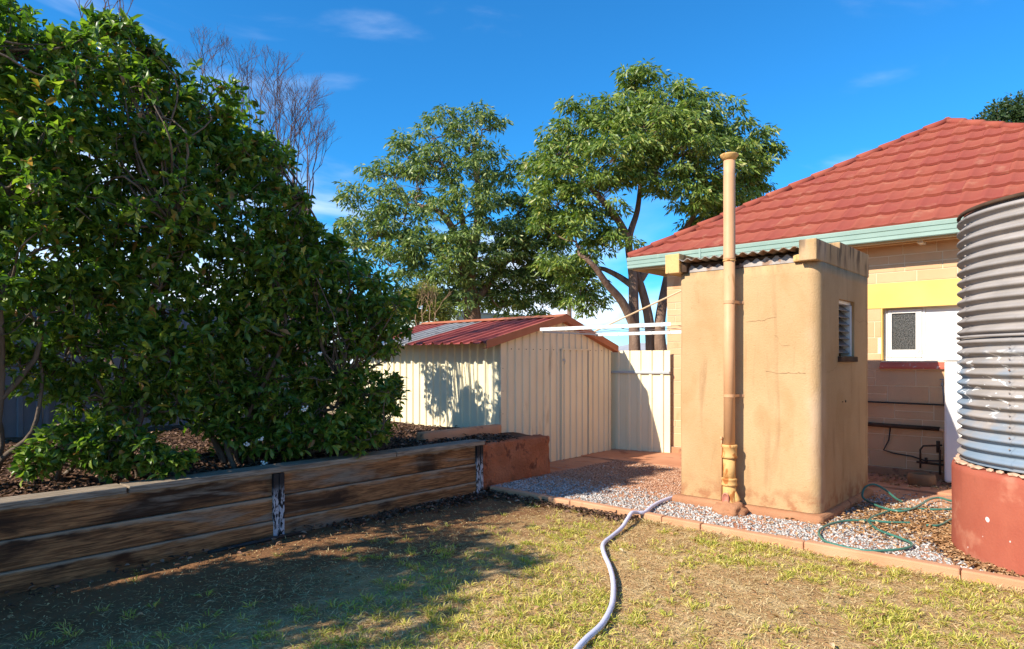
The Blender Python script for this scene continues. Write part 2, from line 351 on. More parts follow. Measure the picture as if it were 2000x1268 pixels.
def glass_mat():
    m = Mat('obscure_glass'); c = m.mix(m.rng(m.noise(70, 3), .35, .65), (.02, .022, .022), (.10, .10, .095))
    m.bump(m.noise(80, 2), .6, .004); return m.done(c, .25, .6)
M['glass'] = glass_mat()

# ================================================================ SETTING
WALLX = -5.2                               # face of the sleeper wall
g = MB().add([(-300, -300, -.08), (300, -300, -.08), (300, 300, -.08), (-300, 300, -.08)], [(0, 1, 2, 3)]).build('ground', M['far']); tag(g, kind='structure')
def lawnz(X, Y): return .012*(vnoise(X, Y, 2.2)-.5)+.02*(vnoise(X, Y, .7, 3)-.5)+.009*(vnoise(X, Y, 11, 5)-.5)
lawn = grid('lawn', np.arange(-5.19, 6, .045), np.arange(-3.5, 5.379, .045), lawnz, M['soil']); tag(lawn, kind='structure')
def gravz(X, Y): return .045+.012*(vnoise(X, Y, 3)-.5)+.01*(vnoise(X, Y, 12, 2)-.5)
gb = grid('gravel_bed', np.arange(-5.9, 6, .05), np.arange(5.46, 8.7, .05), gravz, M['dirt']); tag(gb, kind='structure')
pa = MB().box((-5.95, 8.12, -.05), (-3.28, 9.34, .062)).build('concrete_path', M['path'], bevel=.01); tag(pa, kind='structure')
pb = MB().box((-3.275, 8.42, -.05), (4, 9.34, .068)).build('concrete_path', M['path'], bevel=.01); tag(pb, kind='structure')
def bedz(X, Y): return .55+.05*(vnoise(X, Y, 1.1)-.5)+.03*(vnoise(X, Y, 5, 4)-.5) - .02*(X > -5.5)
bed = grid('garden_bed', np.arange(-13, -5.25, .08), np.arange(-6, 6.62, .08), bedz, M['bed']); tag(bed, kind='structure')

# ---------------------------------------------------------------- sleeper retaining wall
rw = thing('retaining_wall', 'dark weathered timber sleeper retaining wall with black steel posts beside the lawn', 'retaining wall', (WALLX, 2, 0))
posts = [-4.45, -2.03, .39, 2.81, 5.23]
for k in range(4):
    y0, y1 = posts[k]+.035, posts[k+1]-.035
    for r_ in range(3):
        o = MB().box((WALLX-.055+.006*((r_+k) % 2), y0, -.05+.2*r_+(.004 if r_ else 0)), (WALLX-.011*r_+.003*((r_*2+k) % 3), y1, .148+.2*r_)).build('plank', M['wood'], rw, bevel=.007)
for y in posts:
    b = MB().box((WALLX-.02, y-.05, -.05), (WALLX+.012, y-.006, .546)).box((WALLX-.02, y+.006, -.05), (WALLX+.012, y+.05, .546)).box((WALLX-.07, y-.005, -.05), (WALLX+.007, y+.005, .546))
    b.build('post', M['peel'], rw, bevel=.003)
for a, b in ((-4.5, -1.2), (-1.195, 1.64), (1.655, 4.05), (4.058, 5.30)):
    MB().box((WALLX-.19, a, .551), (WALLX+.018, b, .60)).build('cap_plank', M['cap'], rw, bevel=.006)
pp = onz(540, 1053)
MB().tube([(WALLX+.05, 2.2, .012), (WALLX+.06, 2.6, .02), (WALLX+.055, 3.0, .014)], .016, 8).build('drain_pipe', M['black'], rw, smooth=True)

# ---------------------------------------------------------------- walls beside it
def blob_wall(name, a, b, mat, amp, n=(4, 40, 16), seed=0):
    bm = bmesh.new(); bmesh.ops.create_cube(bm, size=1)
    for v in bm.verts: v.co = Vector([a[i]+(v.co[i]+.5)*(b[i]-a[i]) for i in range(3)])
    bmesh.ops.bevel(bm, geom=bm.edges[:], offset=.02, segments=1, affect='EDGES')
    bmesh.ops.subdivide_edges(bm, edges=[e for e in bm.edges if e.calc_length() > .05], cuts=n[0], use_grid_fill=True)
    bmesh.ops.subdivide_edges(bm, edges=[e for e in bm.edges if e.calc_length() > .06], cuts=2, use_grid_fill=True)
    bm.normal_update()
    from mathutils import noise as mn
    for v in bm.verts:
        d = mn.fractal(v.co*9+Vector((seed, 0, 0)), 1., 2., 4)*amp + mn.noise(v.co*3)*amp*.8
        v.co += v.normal*d
    me = bpy.data.meshes.new(name); bm.to_mesh(me); bm.free()
    return link(name, me, mat, None, smooth=True)
o = blob_wall('concrete_wall', (-5.47, 5.30, 0), (-5.29, 6.62, .545), M['rough'], .022, (9, 0, 0))
tag(o, 'short rough pitted red concrete wall at the end of the sleepers', 'wall')
o = blob_wall('low_wall', (-5.98, 4.95, .3), (-5.84, 6.30, .665), M['smoothred'], .003, (5, 0, 0), 5)
tag(o, 'low smooth salmon rendered wall running up to the shed corner', 'wall')

# ---------------------------------------------------------------- kerb
kt = thing('garden_kerb', 'long orange concrete kerb between the lawn and the gravel strip', 'kerb', (0, 5.42, 0))
xs = [-5.19, -4.05, -3.0, -2.62, -1.75, -.72, .2, 1.3, 2.4, 3.6, 5.0]
for i in range(len(xs)-1):
    MB().box((xs[i]+.003, 5.375+.004*(i % 2), -.06), (xs[i+1]-.003, 5.465, .068+.004*((i*2) % 3))).build('kerb_stone', M['kerb'], kt, bevel=.012)

# ---------------------------------------------------------------- outhouse
OX0, OX1, OY0, OY1, OZ0, OZ1 = -3.26, -1.885, 6.21, 7.88, .12, 2.40
oh = thing('outhouse', 'tan stucco outhouse with rounded corner and corrugated iron roof', 'outhouse', ((OX0+OX1)/2, (OY0+OY1)/2, 0))
WY0, WY1, WZ0, WZ1 = 6.80, 7.33, 1.545, 2.10
def outline():
    pts = []
    def arc(cx, cy, r, a0, a1, n):
        for i in range(n+1):
            a = R(a0+(a1-a0)*i/n); pts.append((cx+r*math.cos(a), cy+r*math.sin(a)))
    r = .11
    arc(OX0+.06, OY0+.06, .06, 180, 270, 6)
    for i in range(1, 14): pts.append((OX0+.06+(OX1-r-OX0-.06)*i/14, OY0))
    arc(OX1-r, OY0+r, r, -90, 0, 9)
    for y in (6.45, 6.6, 6.7, WY0, 6.95, 7.1, 7.2, WY1, 7.45, 7.6, 7.75): pts.append((OX1, y))
    arc(OX1-.03, OY1-.03, .03, 0, 90, 2)
    for i in range(1, 6): pts.append((OX1-.03+(OX0+.06-OX1)*i/6, OY1))
    arc(OX0+.03, OY1-.03, .03, 90, 180, 2)
    for i in range(1, 6): pts.append((OX0, OY1-.03+(OY0+.09-OY1)*i/6))
    return pts
ol = outline(); n = len(ol)
zs = [OZ0, .2, .35, .5, .65, .8, .95, 1.1, 1.25, 1.4, WZ0, 1.7, 1.85, 2.0, WZ1, 2.2, 2.3, OZ1]
mb = MB(); vs = []
for z in zs:
    for (x, y) in ol:
        d = .010*(vnoise(x*1.3+z, y*1.3+z*.7, 1.6)-.5)
        if WY0-.01 <= y <= WY1+.01 and x > OX1-.01: d = 0
        cx, cy = (OX0+OX1)/2, (OY0+OY1)/2; q = Vector((x-cx, y-cy, 0)).normalized()*d
        vs.append((x+q.x, y+q.y, z))
fs = []
for k in range(len(zs)-1):
    for i in range(n):
        j = (i+1) % n; (xa, ya), (xb, yb) = ol[i], ol[j]
        if xa > OX1-.001 and xb > OX1-.001 and WY0-.001 <= min(ya, yb) and max(ya, yb) <= WY1+.001 and zs[k] >= WZ0-.001 and zs[k+1] <= WZ1+.001: continue
        fs.append((k*n+i, k*n+j, (k+1)*n+j, (k+1)*n+i))
fs.append(tuple((len(zs)-1)*n+i for i in range(n)))
mb.add(vs, fs)
D = .13        # reveal of the louvre window
mb.add([(OX1,WY0,WZ0),(OX1,WY1,WZ0),(OX1,WY1,WZ1),(OX1,WY0,WZ1),(OX1-D,WY0,WZ0),(OX1-D,WY1,WZ0),(OX1-D,WY1,WZ1),(OX1-D,WY0,WZ1)],
       [(0,1,5,4),(1,2,6,5),(2,3,7,6),(3,0,4,7)])
ob = mb.build('wall', M['stucco'], oh, smooth=True)
MB().box((OX0-.07, OY0-.07, -.03), (OX1+.05, OY1+.05, .117)).build('slab', M['slab'], oh, bevel=.05, seg=4)
# parapet beams
MB().box((-2.035, 6.125, 2.402), (-1.882, 6.83, 2.592)).build('parapet_beam', M['stucco'], oh, bevel=.008)
MB().box((-2.032, 6.832, 2.402), (-1.882, 7.885, 2.652)).build('parapet_beam', M['stucco'], oh, bevel=.008)
MB().box((-3.375, 6.125, 2.402), (-3.215, 6.90, 2.60)).build('parapet_beam', M['ochre'], oh, bevel=.008)
MB().box((-3.372, 6.903, 2.402), (-3.218, 7.885, 2.60)).build('parapet_beam', M['stucco'], oh, bevel=.008)
# corrugated roof sheet and the wavy flashing under it
def corr(x0, x1, y0, y1, z0, z1, amp, wl, thick, mat, name, jag=0):
    N = int((x1-x0)/wl*8); A = []; B = []; C = []; Dv = []
    for i in range(N+1):
        x = x0+(x1-x0)*i/N; h = amp*math.sin(2*math.pi*x/wl); j = jag*(random.random()-.5)
        A.append((x, y0+j, z0+h)); B.append((x, y1, z1+h)); C.append((x, y0+j, z0+h-thick)); Dv.append((x, y1, z1+h-thick))
    b = MB(); b.strip(A, B); b.strip(Dv, C); b.strip(C, A); b.build(name, mat, oh, smooth=False)
corr(-3.21, -2.04, 6.10, 7.755, 2.525, 2.475, .012, .095, .006, M['corr'], 'roof_sheet', .012)
MB().box((-3.214, 7.76, 2.402), (-2.036, 7.882, 2.60)).build('parapet_beam', M['stucco'], oh, bevel=.008)
MB().box((-3.21, 6.235, 2.405), (-2.04, 6.285, 2.492)).build('fascia_board', M['dark'], oh)
A = []; B = []
for i in range(121):
    x = -3.19+1.13*i/120; zt = 2.462+.014*math.sin(2*math.pi*x/.095+.6)+.010*math.sin(x*5); A.append((x, 6.205, 2.404)); B.append((x, 6.215, zt if x > -2.62 or x < -2.75 else 2.43))
f_ = MB(); f_.strip(A, B); f_.strip([(x, y+.006, z) for x, y, z in B], [(x, y+.006, z) for x, y, z in A]); f_.build('flashing', M['flash'], oh)
MB().box((-3.212, 6.16, 2.405), (-3.15, 6.25, 2.50)).build('packing_block', M['dark'], oh, bevel=.006)
MB().box((-2.10, 6.17, 2.405), (-2.037, 6.25, 2.47)).build('packing_block', M['ochre'], oh, bevel=.006)
# louvre window
lw = MB()
fx0, fx1 = OX1-D+.01, OX1-.035
lw.box((fx0, WY0+.002, WZ1-.035), (fx1, WY1-.002, WZ1-.002)).box((fx0, WY1-.04, WZ0+.002), (fx1+.012, WY1-.002, WZ1-.036)).box((fx0, WY0+.002, WZ0+.002), (fx1, WY0+.03, WZ1-.036))
win = lw.build('louvre_window', M['white'], oh, bevel=.003)
for i in range(7):
    z = WZ0+.03+i*.071
    MB().add([(fx0+.005, WY0+.034, z+.07), (fx1-.002, WY0+.034, z), (fx1-.002, WY1-.044, z), (fx0+.005, WY1-.044, z+.07),
              (fx0+.005, WY0+.034, z+.076), (fx1+.003, WY0+.034, z+.006), (fx1+.003, WY1-.044, z+.006), (fx0+.005, WY1-.044, z+.076)],
             [(0,1,2,3),(7,6,5,4),(1,5,6,2),(0,4,5,1),(3,2,6,7),(0,3,7,4)]).build('blade', M['louvre'], win)
MB().box((OX1-D-.02, WY0, WZ0), (OX1-D-.002, WY1, WZ1)).build('window_backing', M['hole'], oh)
MB().box((OX1-.10, WY0-.035, WZ0-.055), (OX1+.028, WY1+.03, WZ0-.002)).build('window_sill', M['dark'], oh, bevel=.006)
def crack(pts, axis):
    """a thin open crack, built as a narrow dark groove sliver"""
    b = MB(); A = []; B = []
    P = []
    for i in range(len(pts)-1):
        for k in range(5):
            t = k/5; P.append([pts[i][j]*(1-t)+pts[i+1][j]*t for j in range(2)])
    P.append(list(pts[-1]))
    for i, (a, z) in enumerate(P):
        z += (random.random()-.5)*.012; w_ = .0007+.0009*random.random()
        if axis == 'x': A.append((OX1+.006, a, z-w_)); B.append((OX1+.006, a, z+w_))
        else: A.append((a, OY0-.0065, z-w_)); B.append((a, OY0-.0065, z+w_))
    b.strip(A, B); b.build('crack', M['crackline'], oh)
crack([(7.36, 1.93), (7.5, 1.90), (7.65, 1.925), (7.86, 1.91)], 'x')
crack([(6.40, 1.395), (6.5, 1.40), (6.62, 1.42), (6.74, 1.46), (6.77, 1.49)], 'x')
crack([(-2.36, 1.40), (-2.2, 1.385), (-2.08, 1.39), (-2.0, 1.385)], 'y')
crack([(-2.55, 1.875), (-2.4, 1.885), (-2.27, 1.91)], 'y')
crack([(-2.28, 1.74), (-2.245, 1.715), (-2.235, 1.66), (-2.2, 1.64), (-2.14, 1.645)], 'y')
MB().tube([(OX1-.004, 7.02, 1.10), (OX1+.005, 7.02, 1.10)], .011, 8).tube([(OX1-.004, 6.92, 1.10), (OX1+.005, 6.92, 1.10)], .005, 8).build('bolt_hole', M['hole'], oh)

# ---------------------------------------------------------------- vent pipe
VX, VY = -2.665, 6.085
vp = thing('vent_pipe', 'tall tan vent pipe fixed to the front of the outhouse', 'vent pipe', (VX, VY, .05))
MB().lathe((VX, VY, 0), [(.053, .70), (.053, 2.47)], 24).build('lower_shaft', M['pipe'], vp, smooth=True)
MB().lathe((VX, VY, 0), [(.057, 2.462), (.059, 2.49), (.056, 2.50), (.0555, 3.28), (.054, 3.29), (.054, 3.455)], 24).build('upper_shaft', M['pipe'], vp, smooth=True)
MB().lathe((VX, VY, 0), [(.056, 2.455), (.061, 2.458), (.061, 2.466), (.057, 2.469)], 24, False).build('joint_ring', M['rustpipe'], vp, smooth=True)
MB().lathe((VX, VY, 0), [(.055, 3.425), (.07, 3.452), (.085, 3.47), (.087, 3.482), (.080, 3.486), (.05, 3.483)], 24).build('cap', M['rustpipe'], vp, smooth=True)
MB().lathe((VX, VY, 0), [(.058, .565), (.073, .568), (.075, .585), (.069, .592), (.068, .665), (.075, .672), (.076, .69), (.070, .696), (.050, .697)], 24).build('collar', M['rustpipe'], vp, smooth=True)
MB().lathe((VX, VY, 0), [(.060, .33), (.059, .57)], 24).build('socket_pipe', M['rustpipe'], vp, smooth=True)
MB().lathe((VX, VY, 0), [(.062, .30), (.073, .304), (.074, .318), (.069, .325), (.069, .352), (.074, .36), (.074, .372), (.058, .377)], 24).build('collar', M['rustpipe'], vp, smooth=True)
MB().tube([(VX, VY, .31), (VX+.002, VY-.003, .2), (VX+.01, VY-.01, .1), (VX+.02, VY-.03, .04)], [.062, .063, .068, .07], 20).tube([(VX+.045, VY, .27), (VX+.075, VY+.01, .18), (VX+.03, VY, .09)], [.012, .03, .03], 10).build('bend', M['rustpipe'], vp, smooth=True)
cx_, cy_ = VX-.005, VY-.068
cv = MB()
for rr, yy in ((1., 0), (1., -.012), (.82, -.016), (.78, -.010), (0.02, -.010)):
    cv.v += [(cx_+.034*rr*math.copysign(abs(math.cos(a))**.8, math.cos(a)), cy_+yy, .185+.056*rr*math.copysign(abs(math.sin(a))**.8, math.sin(a))) for a in [2*math.pi*i/20 for i in range(20)]]
cv.f += [(k*20+i, k*20+(i+1) % 20, (k+1)*20+(i+1) % 20, (k+1)*20+i) for k in range(4) for i in range(20)]
cv.build('access_cover', M['cover'], vp, smooth=True)
MB().tube([(VX-.128, OY0-.018, .09), (VX-.128, OY0-.016, .68), (VX-.128, OY0-.014, .745)], .009, 8).lathe((VX-.131, OY0-.014, .715), [(.008, 0), (.014, .005), (.014, .035), (.006, .04)], 8).build('conduit', M['pipe'], vp, smooth=True)
for zb in (1.15, 2.05):
    MB().lathe((VX, VY, zb), [(.054, 0), (.0575, .001), (.0575, .029), (.054, .03)], 24, False).box((VX-.09, OY0-.012, zb+.002), (VX-.05, OY0-.002, zb+.028)).box((VX+.05, OY0-.012, zb+.002), (VX+.09, OY0-.002, zb+.028)).box((VX-.056, VY, zb+.002), (VX-.05, OY0-.013, zb+.028)).box((VX+.05, VY, zb+.002), (VX+.056, OY0-.013, zb+.028)).build('bracket', M['pipe'], vp)
bm = bmesh.new(); bmesh.ops.create_icosphere(bm, subdivisions=4, radius=1)
from mathutils import noise as mnoise
for v in bm.verts:
    k = 1+.28*mnoise.fractal(v.co*1.9, 1., 2., 4); v.co = Vector((VX+.015+v.co.x*.16*k, VY-.03+v.co.y*.13*k, .055+max(-.6, v.co.z)*.105*k))
me = bpy.data.meshes.new('mortar_foot'); bm.to_mesh(me); bm.free(); link('mortar_foot', me, M['slab'], vp, smooth=True)

# ---------------------------------------------------------------- house
HX0, HX1, HY, HZ = -5.12, 1.40, 9.35, 3.02
hs = thing('house', 'tan block house with red tiled hip roof and pale green gutter', 'house', (-1.9, 13, 0))
WX0, WX1, WZ0h, WZ1h = -2.09, -.62, 1.50, 2.20
wall = MB()
for (a, b) in (((HX0, HY, -.05), (WX0, 18, HZ)), ((WX1, HY, -.05), (HX1, 18, HZ)), ((WX0, HY, -.05), (WX1, 18, WZ0h)), ((WX0, HY, WZ1h), (WX1, 18, HZ))): pass
wall.box((HX0+.004, HY+.005, -.05), (WX0, HY+.20, HZ)).box((WX1, HY+.005, -.05), (HX1, HY+.20, HZ)).box((WX0, HY+.005, -.05), (WX1, HY+.20, WZ0h)).box((WX0, HY+.005, WZ1h), (WX1, HY+.20, HZ))
wall.box((HX0+.004, HY+.20, -.05), (HX0+.2, 18, HZ)).box((HX1-.2, HY+.20, -.05), (HX1, 18, HZ)).box((HX0+.2, 17.8, -.05), (HX1-.2, 18, HZ))
wall_o = wall.build('wall', M['mortar'], hs)
BX0, BX1, BZ0, BZ1 = -2.42, -.25, 2.165, 2.488
def addblock(x0, x1, z0, z1):
    j = .005
    for (a0, a1, c0, c1) in ((WX0-.0, WX1+.0, WZ0h-.10, WZ1h), (BX0, BX1, BZ0, BZ1)):
        if x0 < a1 and x1 > a0 and z0 < c1 and z1 > c0:
            # clip the block against the opening, keeping what remains beside, above or below
            if x0 < a0-.05: addblock(x0, a0, z0, z1)
            if x1 > a1+.05: addblock(a1, x1, z0, z1)
            m0, m1 = max(x0, a0), min(x1, a1)
            if m1-m0 > .03:
                if z0 < c0-.03: addblock(m0, m1, z0, c0)
                if z1 > c1+.03: addblock(m0, m1, c1, z1)
            return
    d = random.random()*.003
    MB().box((x0+j, HY-d, z0+j), (x1-j, HY+.007, z1-j)).build('block', M['block'], wall_o)
rb = random.Random(5)
z = .16; row = 0
while z < HZ-.02:
    h = .205; z1 = min(z+h, HZ)
    x = HX0
    while x < HX1-.01:
        wd = rb.choice((.40, .42, .36, .45)); x1 = x+wd
        if x1 > HX1-.15: x1 = HX1
        if rb.random() < .42:
            s1 = x+(x1-x)*1.0; addblock(x, s1, z, z+.1); xm = x+(x1-x)*rb.choice((.35, .6, 1.))
            addblock(x, xm, z+.1, z1)
            if xm < x1-.02: addblock(xm, x1, z+.1, z1)
        else: addblock(x, x1, z, z1)
        x = x1
    z = z1; row += 1
MB().box((BX0+.003, HY-.004, BZ0+.003), (BX1-.003, HY+.011, BZ1-.003)).build('window_lintel', M['yellow'], hs)
# reveals of the window are yellow render too
MB().box((WX0-.001, HY-.002, WZ0h+.001), (WX0+.012, HY+.10, WZ1h-.001)).build('window_reveal', M['yellow'], hs)
MB().box((WX1-.012, HY-.002, WZ0h+.001), (WX1+.001, HY+.10, WZ1h-.001)).build('window_reveal', M['yellow'], hs)
MB().box((WX0+.013, HY-.001, WZ1h-.013), (WX1-.013, HY+.10, WZ1h-.003)).build('window_reveal', M['yellow'], hs)
MB().box((HX0-.04, HY-.05, -.04), (HX1, HY+.01, .155)).box((HX0-.04, HY+.011, -.04), (HX0+.003, 18, .155)).build('plinth', M['slab'], hs, bevel=.012)
# window
wy = HY+.085
wf = MB().box((WX0+.013, wy, WZ0h+.002), (WX0+.05, wy+.06, WZ1h-.014)).box((WX1-.05, wy, WZ0h+.002), (WX1-.013, wy+.06, WZ1h-.014)).box((WX0+.051, wy, WZ1h-.045), (WX1-.051, wy+.06, WZ1h-.014)).box((WX0+.051, wy, WZ0h+.002), (WX1-.051, wy+.06, WZ0h+.035)).box((-1.655, wy-.004, WZ0h+.036), (-1.625, wy+.06, WZ1h-.046))
wo = wf.build('window', M['white'], hs, bevel=.003)
s = MB(); a0, a1, c0, c1 = WX0+.056, -1.66, WZ0h+.04, WZ1h-.05
s.box((a0, wy-.012, c0), (a0+.045, wy+.03, c1)).box((a1-.065, wy-.012, c0), (a1, wy+.03, c1)).box((a0+.046, wy-.012, c1-.05), (a1-.066, wy+.03, c1)).box((a0+.046, wy-.012, c0), (a1-.066, wy+.03, c0+.10))
s.build('sash', M['white'], wo, bevel=.003)
MB().box((a0+.046, wy+.008, c0+.101), (a1-.066, wy+.014, c1-.051)).build('pane', M['glass'], wo)
pw = MB().box((-1.622, wy+.004, WZ0h+.037), (WX1-.052, wy+.03, WZ1h-.047))
pw.build('white_panel', M['white'], wo)
s2 = MB().add([(WX0-.012, HY-.045, 1.40), (WX1+.01, HY-.045, 1.40), (WX1+.01, HY-.045, 1.425), (WX0-.012, HY-.045, 1.425), (WX0-.012, HY+.009, 1.40), (WX1+.01, HY+.009, 1.40), (WX1+.01, wy-.005, 1.498), (WX0+.012, wy-.005, 1.498), (WX0-.012, HY+.009, 1.49), (WX1+.01, HY+.009, 1.49)],
              [(0, 1, 2, 3), (3, 2, 9, 8), (8, 9, 6, 7), (4, 5, 1, 0), (0, 3, 8, 4), (1, 5, 9, 2)])
s2.build('window_sill', M['redsill'], hs, bevel=.004)
# eaves, gutter
GX0, GX1, GY, GZ0, GZ1 = -5.60, 1.85, 8.95, 2.955, 3.135
MB().box((GX0+.10, GY+.10, 3.03), (GX1-.1, HY-.005, 3.05)).build('soffit', M['eave'], hs)
MB().box((GX0+.10, HY-.004, 3.03), (HX0-.001, 18, 3.05)).build('soffit', M['eave'], hs)
MB().box((GX0+.06, GY+.075, 2.935), (GX1-.06, GY+.098, 3.10)).build('fascia', M['eave'], hs)
MB().box((GX0+.06, GY+.099, 2.935), (GX0+.083, 18, 3.10)).build('fascia', M['eave'], hs)
x = GX0+.5
while x < GX1-.2:
    MB().box((x, GY+.10, 2.955), (x+.045, HY-.003, 3.028)).build('rafter_end', M['eave'], hs); x += .62
MB().box((-1.66, HY-.20, 2.92), (-1.60, HY-.003, 2.955)).build('bracket', M['white'], hs)
MB().tube([(-3.0, HY-.17, 2.945), (-.2, HY-.17, 2.935)], .011, 8).build('conduit', M['eave'], hs)
prof = [(.07, GZ0+.012), (.012, GZ0), (0, GZ0+.012), (0, GZ0+.052), (.005, GZ0+.055), (.005, GZ0+.060), (0, GZ0+.063), (-.003, GZ0+.112), (.004, GZ0+.116), (.004, GZ0+.121), (-.004, GZ0+.125), (-.008, GZ1-.012), (.0, GZ1), (.015, GZ1), (.02, GZ1-.03), (.07, GZ1-.06)]
gut = MB()
A = [(GX0+d, GY+d, z) for d, z in prof]; B = [(GX1-d, GY+d, z) for d, z in prof]; C_ = [(GX0+d, 18, z) for d, z in prof]
gut.strip(A, B); gut.strip(C_, A)
go = gut.build('gutter', M['gutter'], hs)
for zz in (GZ0+.0575, GZ0+.1185):
    MB().box((GX0+.004, GY+.0030, zz-.0022), (GX1, GY+.0042, zz+.0022)).build('groove', M['groove'], hs)
MB().box((-4.38, GY-.012, GZ0-.002), (-4.35, GY+.01, GZ1+.004)).build('gutter_joint', M['gutter'], hs)
# roof: each tile of the front hip face is its own piece
C0 = Vector((GX0+.02, GY+.02, 3.125)); APX = Vector((-1.875, 12.675, 5.38)); run = APX.y-C0.y; rise = APX.z-C0.z
SL = math.hypot(run, rise); ev = Vector((0, run/SL, rise/SL)); en = Vector((0, -rise/SL, run/SL)); eu = Vector((1, 0, 0))
NC = 10; CL = SL/NC; TW = .215
MB().add([C0+Vector((0, 0, -.03)), Vector((GX1-.02, C0.y, C0.z-.03)), APX+Vector((0, 0, -.03))], [(0, 1, 2)]).build('roof_underlay', M['dark'], hs)
sidr = MB().add([C0, APX, (APX.x, 18.2, APX.z), (C0.x, 18.2, C0.z)], [(0, 1, 2, 3)]).add([(GX1-.02, C0.y, C0.z), APX, (APX.x, 18.2, APX.z), (GX1-.02, 18.2, C0.z)], [(3, 2, 1, 0)])
roof_o = sidr.build('roof', M['tile'], hs)
roll = [(0, 0), (.05, .002), (.13, .008), (.20, .012), (.27, .009), (.36, .003), (.5, -.003), (.7, -.005), (.88, -.001), (1, 0)]
tile_mesh = None
def tilemesh(ofs, s0, clipL, clipR, base):
    t = MB(); rows = [(-.014, .042), (CL*.5, .024), (CL+.004, .002)]
    V = [[None]*len(roll) for _ in range(4)]
    for r_, (s_, lift) in enumerate(rows):
        for i, (q, hgt) in enumerate(roll):
            u = q*TW
            ss = s0+s_
            if clipL is not None:
                lo = (ss/SL)*(APX.x-C0.x); hi = (GX1-.02-C0.x) - lo
                u = min(max(ofs+u, lo), hi)-ofs if lo < hi else (APX.x-C0.x)-ofs
            p = eu*u + ev*s_ + en*(lift+hgt)
            V[r_+1][i] = p
            if r_ == 0: V[0][i] = eu*u + ev*s_ + en*(lift+hgt*.8-.036)
    vs = [p for row_ in V for p in row_]; n_ = len(roll)
    t.add(vs, [(r_*n_+i, r_*n_+i+1, (r_+1)*n_+i+1, (r_+1)*n_+i) for r_ in range(3) for i in range(n_-1)])
    return t.mesh('tile')
for c in range(NC):
    s0 = c*CL; lo0 = s0/SL*(APX.x-C0.x); lo1 = min(1, (s0+CL)/SL)*(APX.x-C0.x); Wd = GX1-.02-C0.x
    k0 = int(math.floor((lo0-.02)/TW)); k1 = int(math.ceil((Wd-lo0+.02)/TW))
    sh = (c % 2)*.0
    for k in range(k0, k1):
        ofs = k*TW+sh
        clip = ofs < lo1+.01 or ofs+TW > Wd-lo1-.01
        if ofs+TW < lo0+.005 or ofs > Wd-lo0-.005: continue
        if clip: me = tilemesh(ofs, s0, 1, 1, None)
        else:
            if tile_mesh is None: tile_mesh = tilemesh(0, 0, None, None, None)
            me = tile_mesh
        o = link('tile', me, M['tile'], None); o.location = C0+eu*ofs+ev*s0+en*(random.random()*.003)
        loc = o.location.copy(); adopt(o, roof_o); o.location = loc
def hip(a, b, name='hip_cap'):
    a = Vector(a); b = Vector(b); N = int((b-a).length/.40); d = (b-a)/N
    for i in range(N):
        p = a+d*i; q = a+d*(i+1.06); MB().tube([p+Vector((0, 0, .012)), q], [.062, .052], 10).build(name, M['tile'], roof_o, smooth=True)
hip(C0+Vector((0, 0, .02)), APX+Vector((0, 0, .02))); hip(Vector((GX1-.02, C0.y, C0.z+.02)), APX+Vector((0, 0, .02))); hip(APX+Vector((0, 0, .02)), (APX.x, 18.2, APX.z+.02), 'ridge_cap')
# services on the wall
MB().tube([(-2.9, HY-.03, .985), (-2.2, HY-.03, .975), (-1.34, HY-.03, .97)], .010, 8).build('thin_pipe', M['black'], hs, smooth=True)
MB().tube([(-2.9, HY-.045, .70), (-2.0, HY-.045, .685), (-1.45, HY-.045, .68)], .026, 10).build('waste_pipe', M['dark'], hs, smooth=True)
MB().tube([(-1.45, HY-.045, .68), (-1.40, HY-.05, .66), (-1.39, HY-.05, .55), (-1.39, HY-.05, .07)], .026, 10).build('down_pipe', M['pipe'], hs, smooth=True)
MB().tube([(-1.98, HY-.03, .67), (-2.0, HY-.025, .5), (-2.06, HY-.02, .37), (-1.95, HY-.02, .34), (-1.75, HY-.02, .32), (-1.60, HY-.03, .28), (-1.42, HY-.04, .30)], .008, 8).build('cable', M['black'], hs, smooth=True)
MB().tube([(-1.64, HY-.12, .20), (-1.64, HY-.12, .42), (-1.61, HY-.12, .47), (-1.52, HY-.10, .48), (-1.42, HY-.09, .49)], .011, 8).tube([(-1.46, HY-.1, .40), (-1.46, HY-.1, .54)], .02, 8).tube([(-1.68, HY-.12, .27), (-1.40, HY-.12, .26)], .014, 8).tube([(-1.58, HY-.12, .26), (-1.58, HY-.12, .33)], .016, 8).tube([(-1.44, HY-.11, .14), (-1.44, HY-.11, .44)], .012, 8).build('valve_pipework', M['dark'], hs, smooth=True)
gp = onz(1800, 948, .06)
MB().lathe((gp.x, gp.y, .03), [(.14, 0), (.145, .12), (.135, .16), (.10, .165), (.095, .10)], 20).build('gully_pot', M['pot'], hs, smooth=True)
MB().tube([(-1.42, HY-.002, 1.23), (-1.42, HY-.07, 1.235), (-1.42, HY-.10, 1.20)], .011, 8).tube([(-1.42, HY-.05, 1.235), (-1.42, HY-.05, 1.275)], .006, 6).tube([(-1.45, HY-.05, 1.278), (-1.39, HY-.05, 1.278)], .007, 6).tube([(-1.42, HY-.06, 1.22), (-1.41, HY-.06, 1.10), (-1.41, HY-.03, .99)], .009, 6).build('tap', M['greysteel'], hs, smooth=True)
wh = thing('water_heater', 'white upright water heater cabinet on the house wall behind the tank', 'water heater', (-1.05, 9.1, .07))
MB().box((-1.35, 8.92, .10), (-.78, 9.28, 1.50)).build('cabinet', M['cabinet'], wh, bevel=.03, seg=3)
MB().box((-1.36, 8.91, 1.502), (-.77, 9.29, 1.525)).build('lid', M['cabinet'], wh, bevel=.008)
MB().box((-1.30, 8.97, .066), (-.83, 9.25, .099)).build('foot', M['dark'], wh)

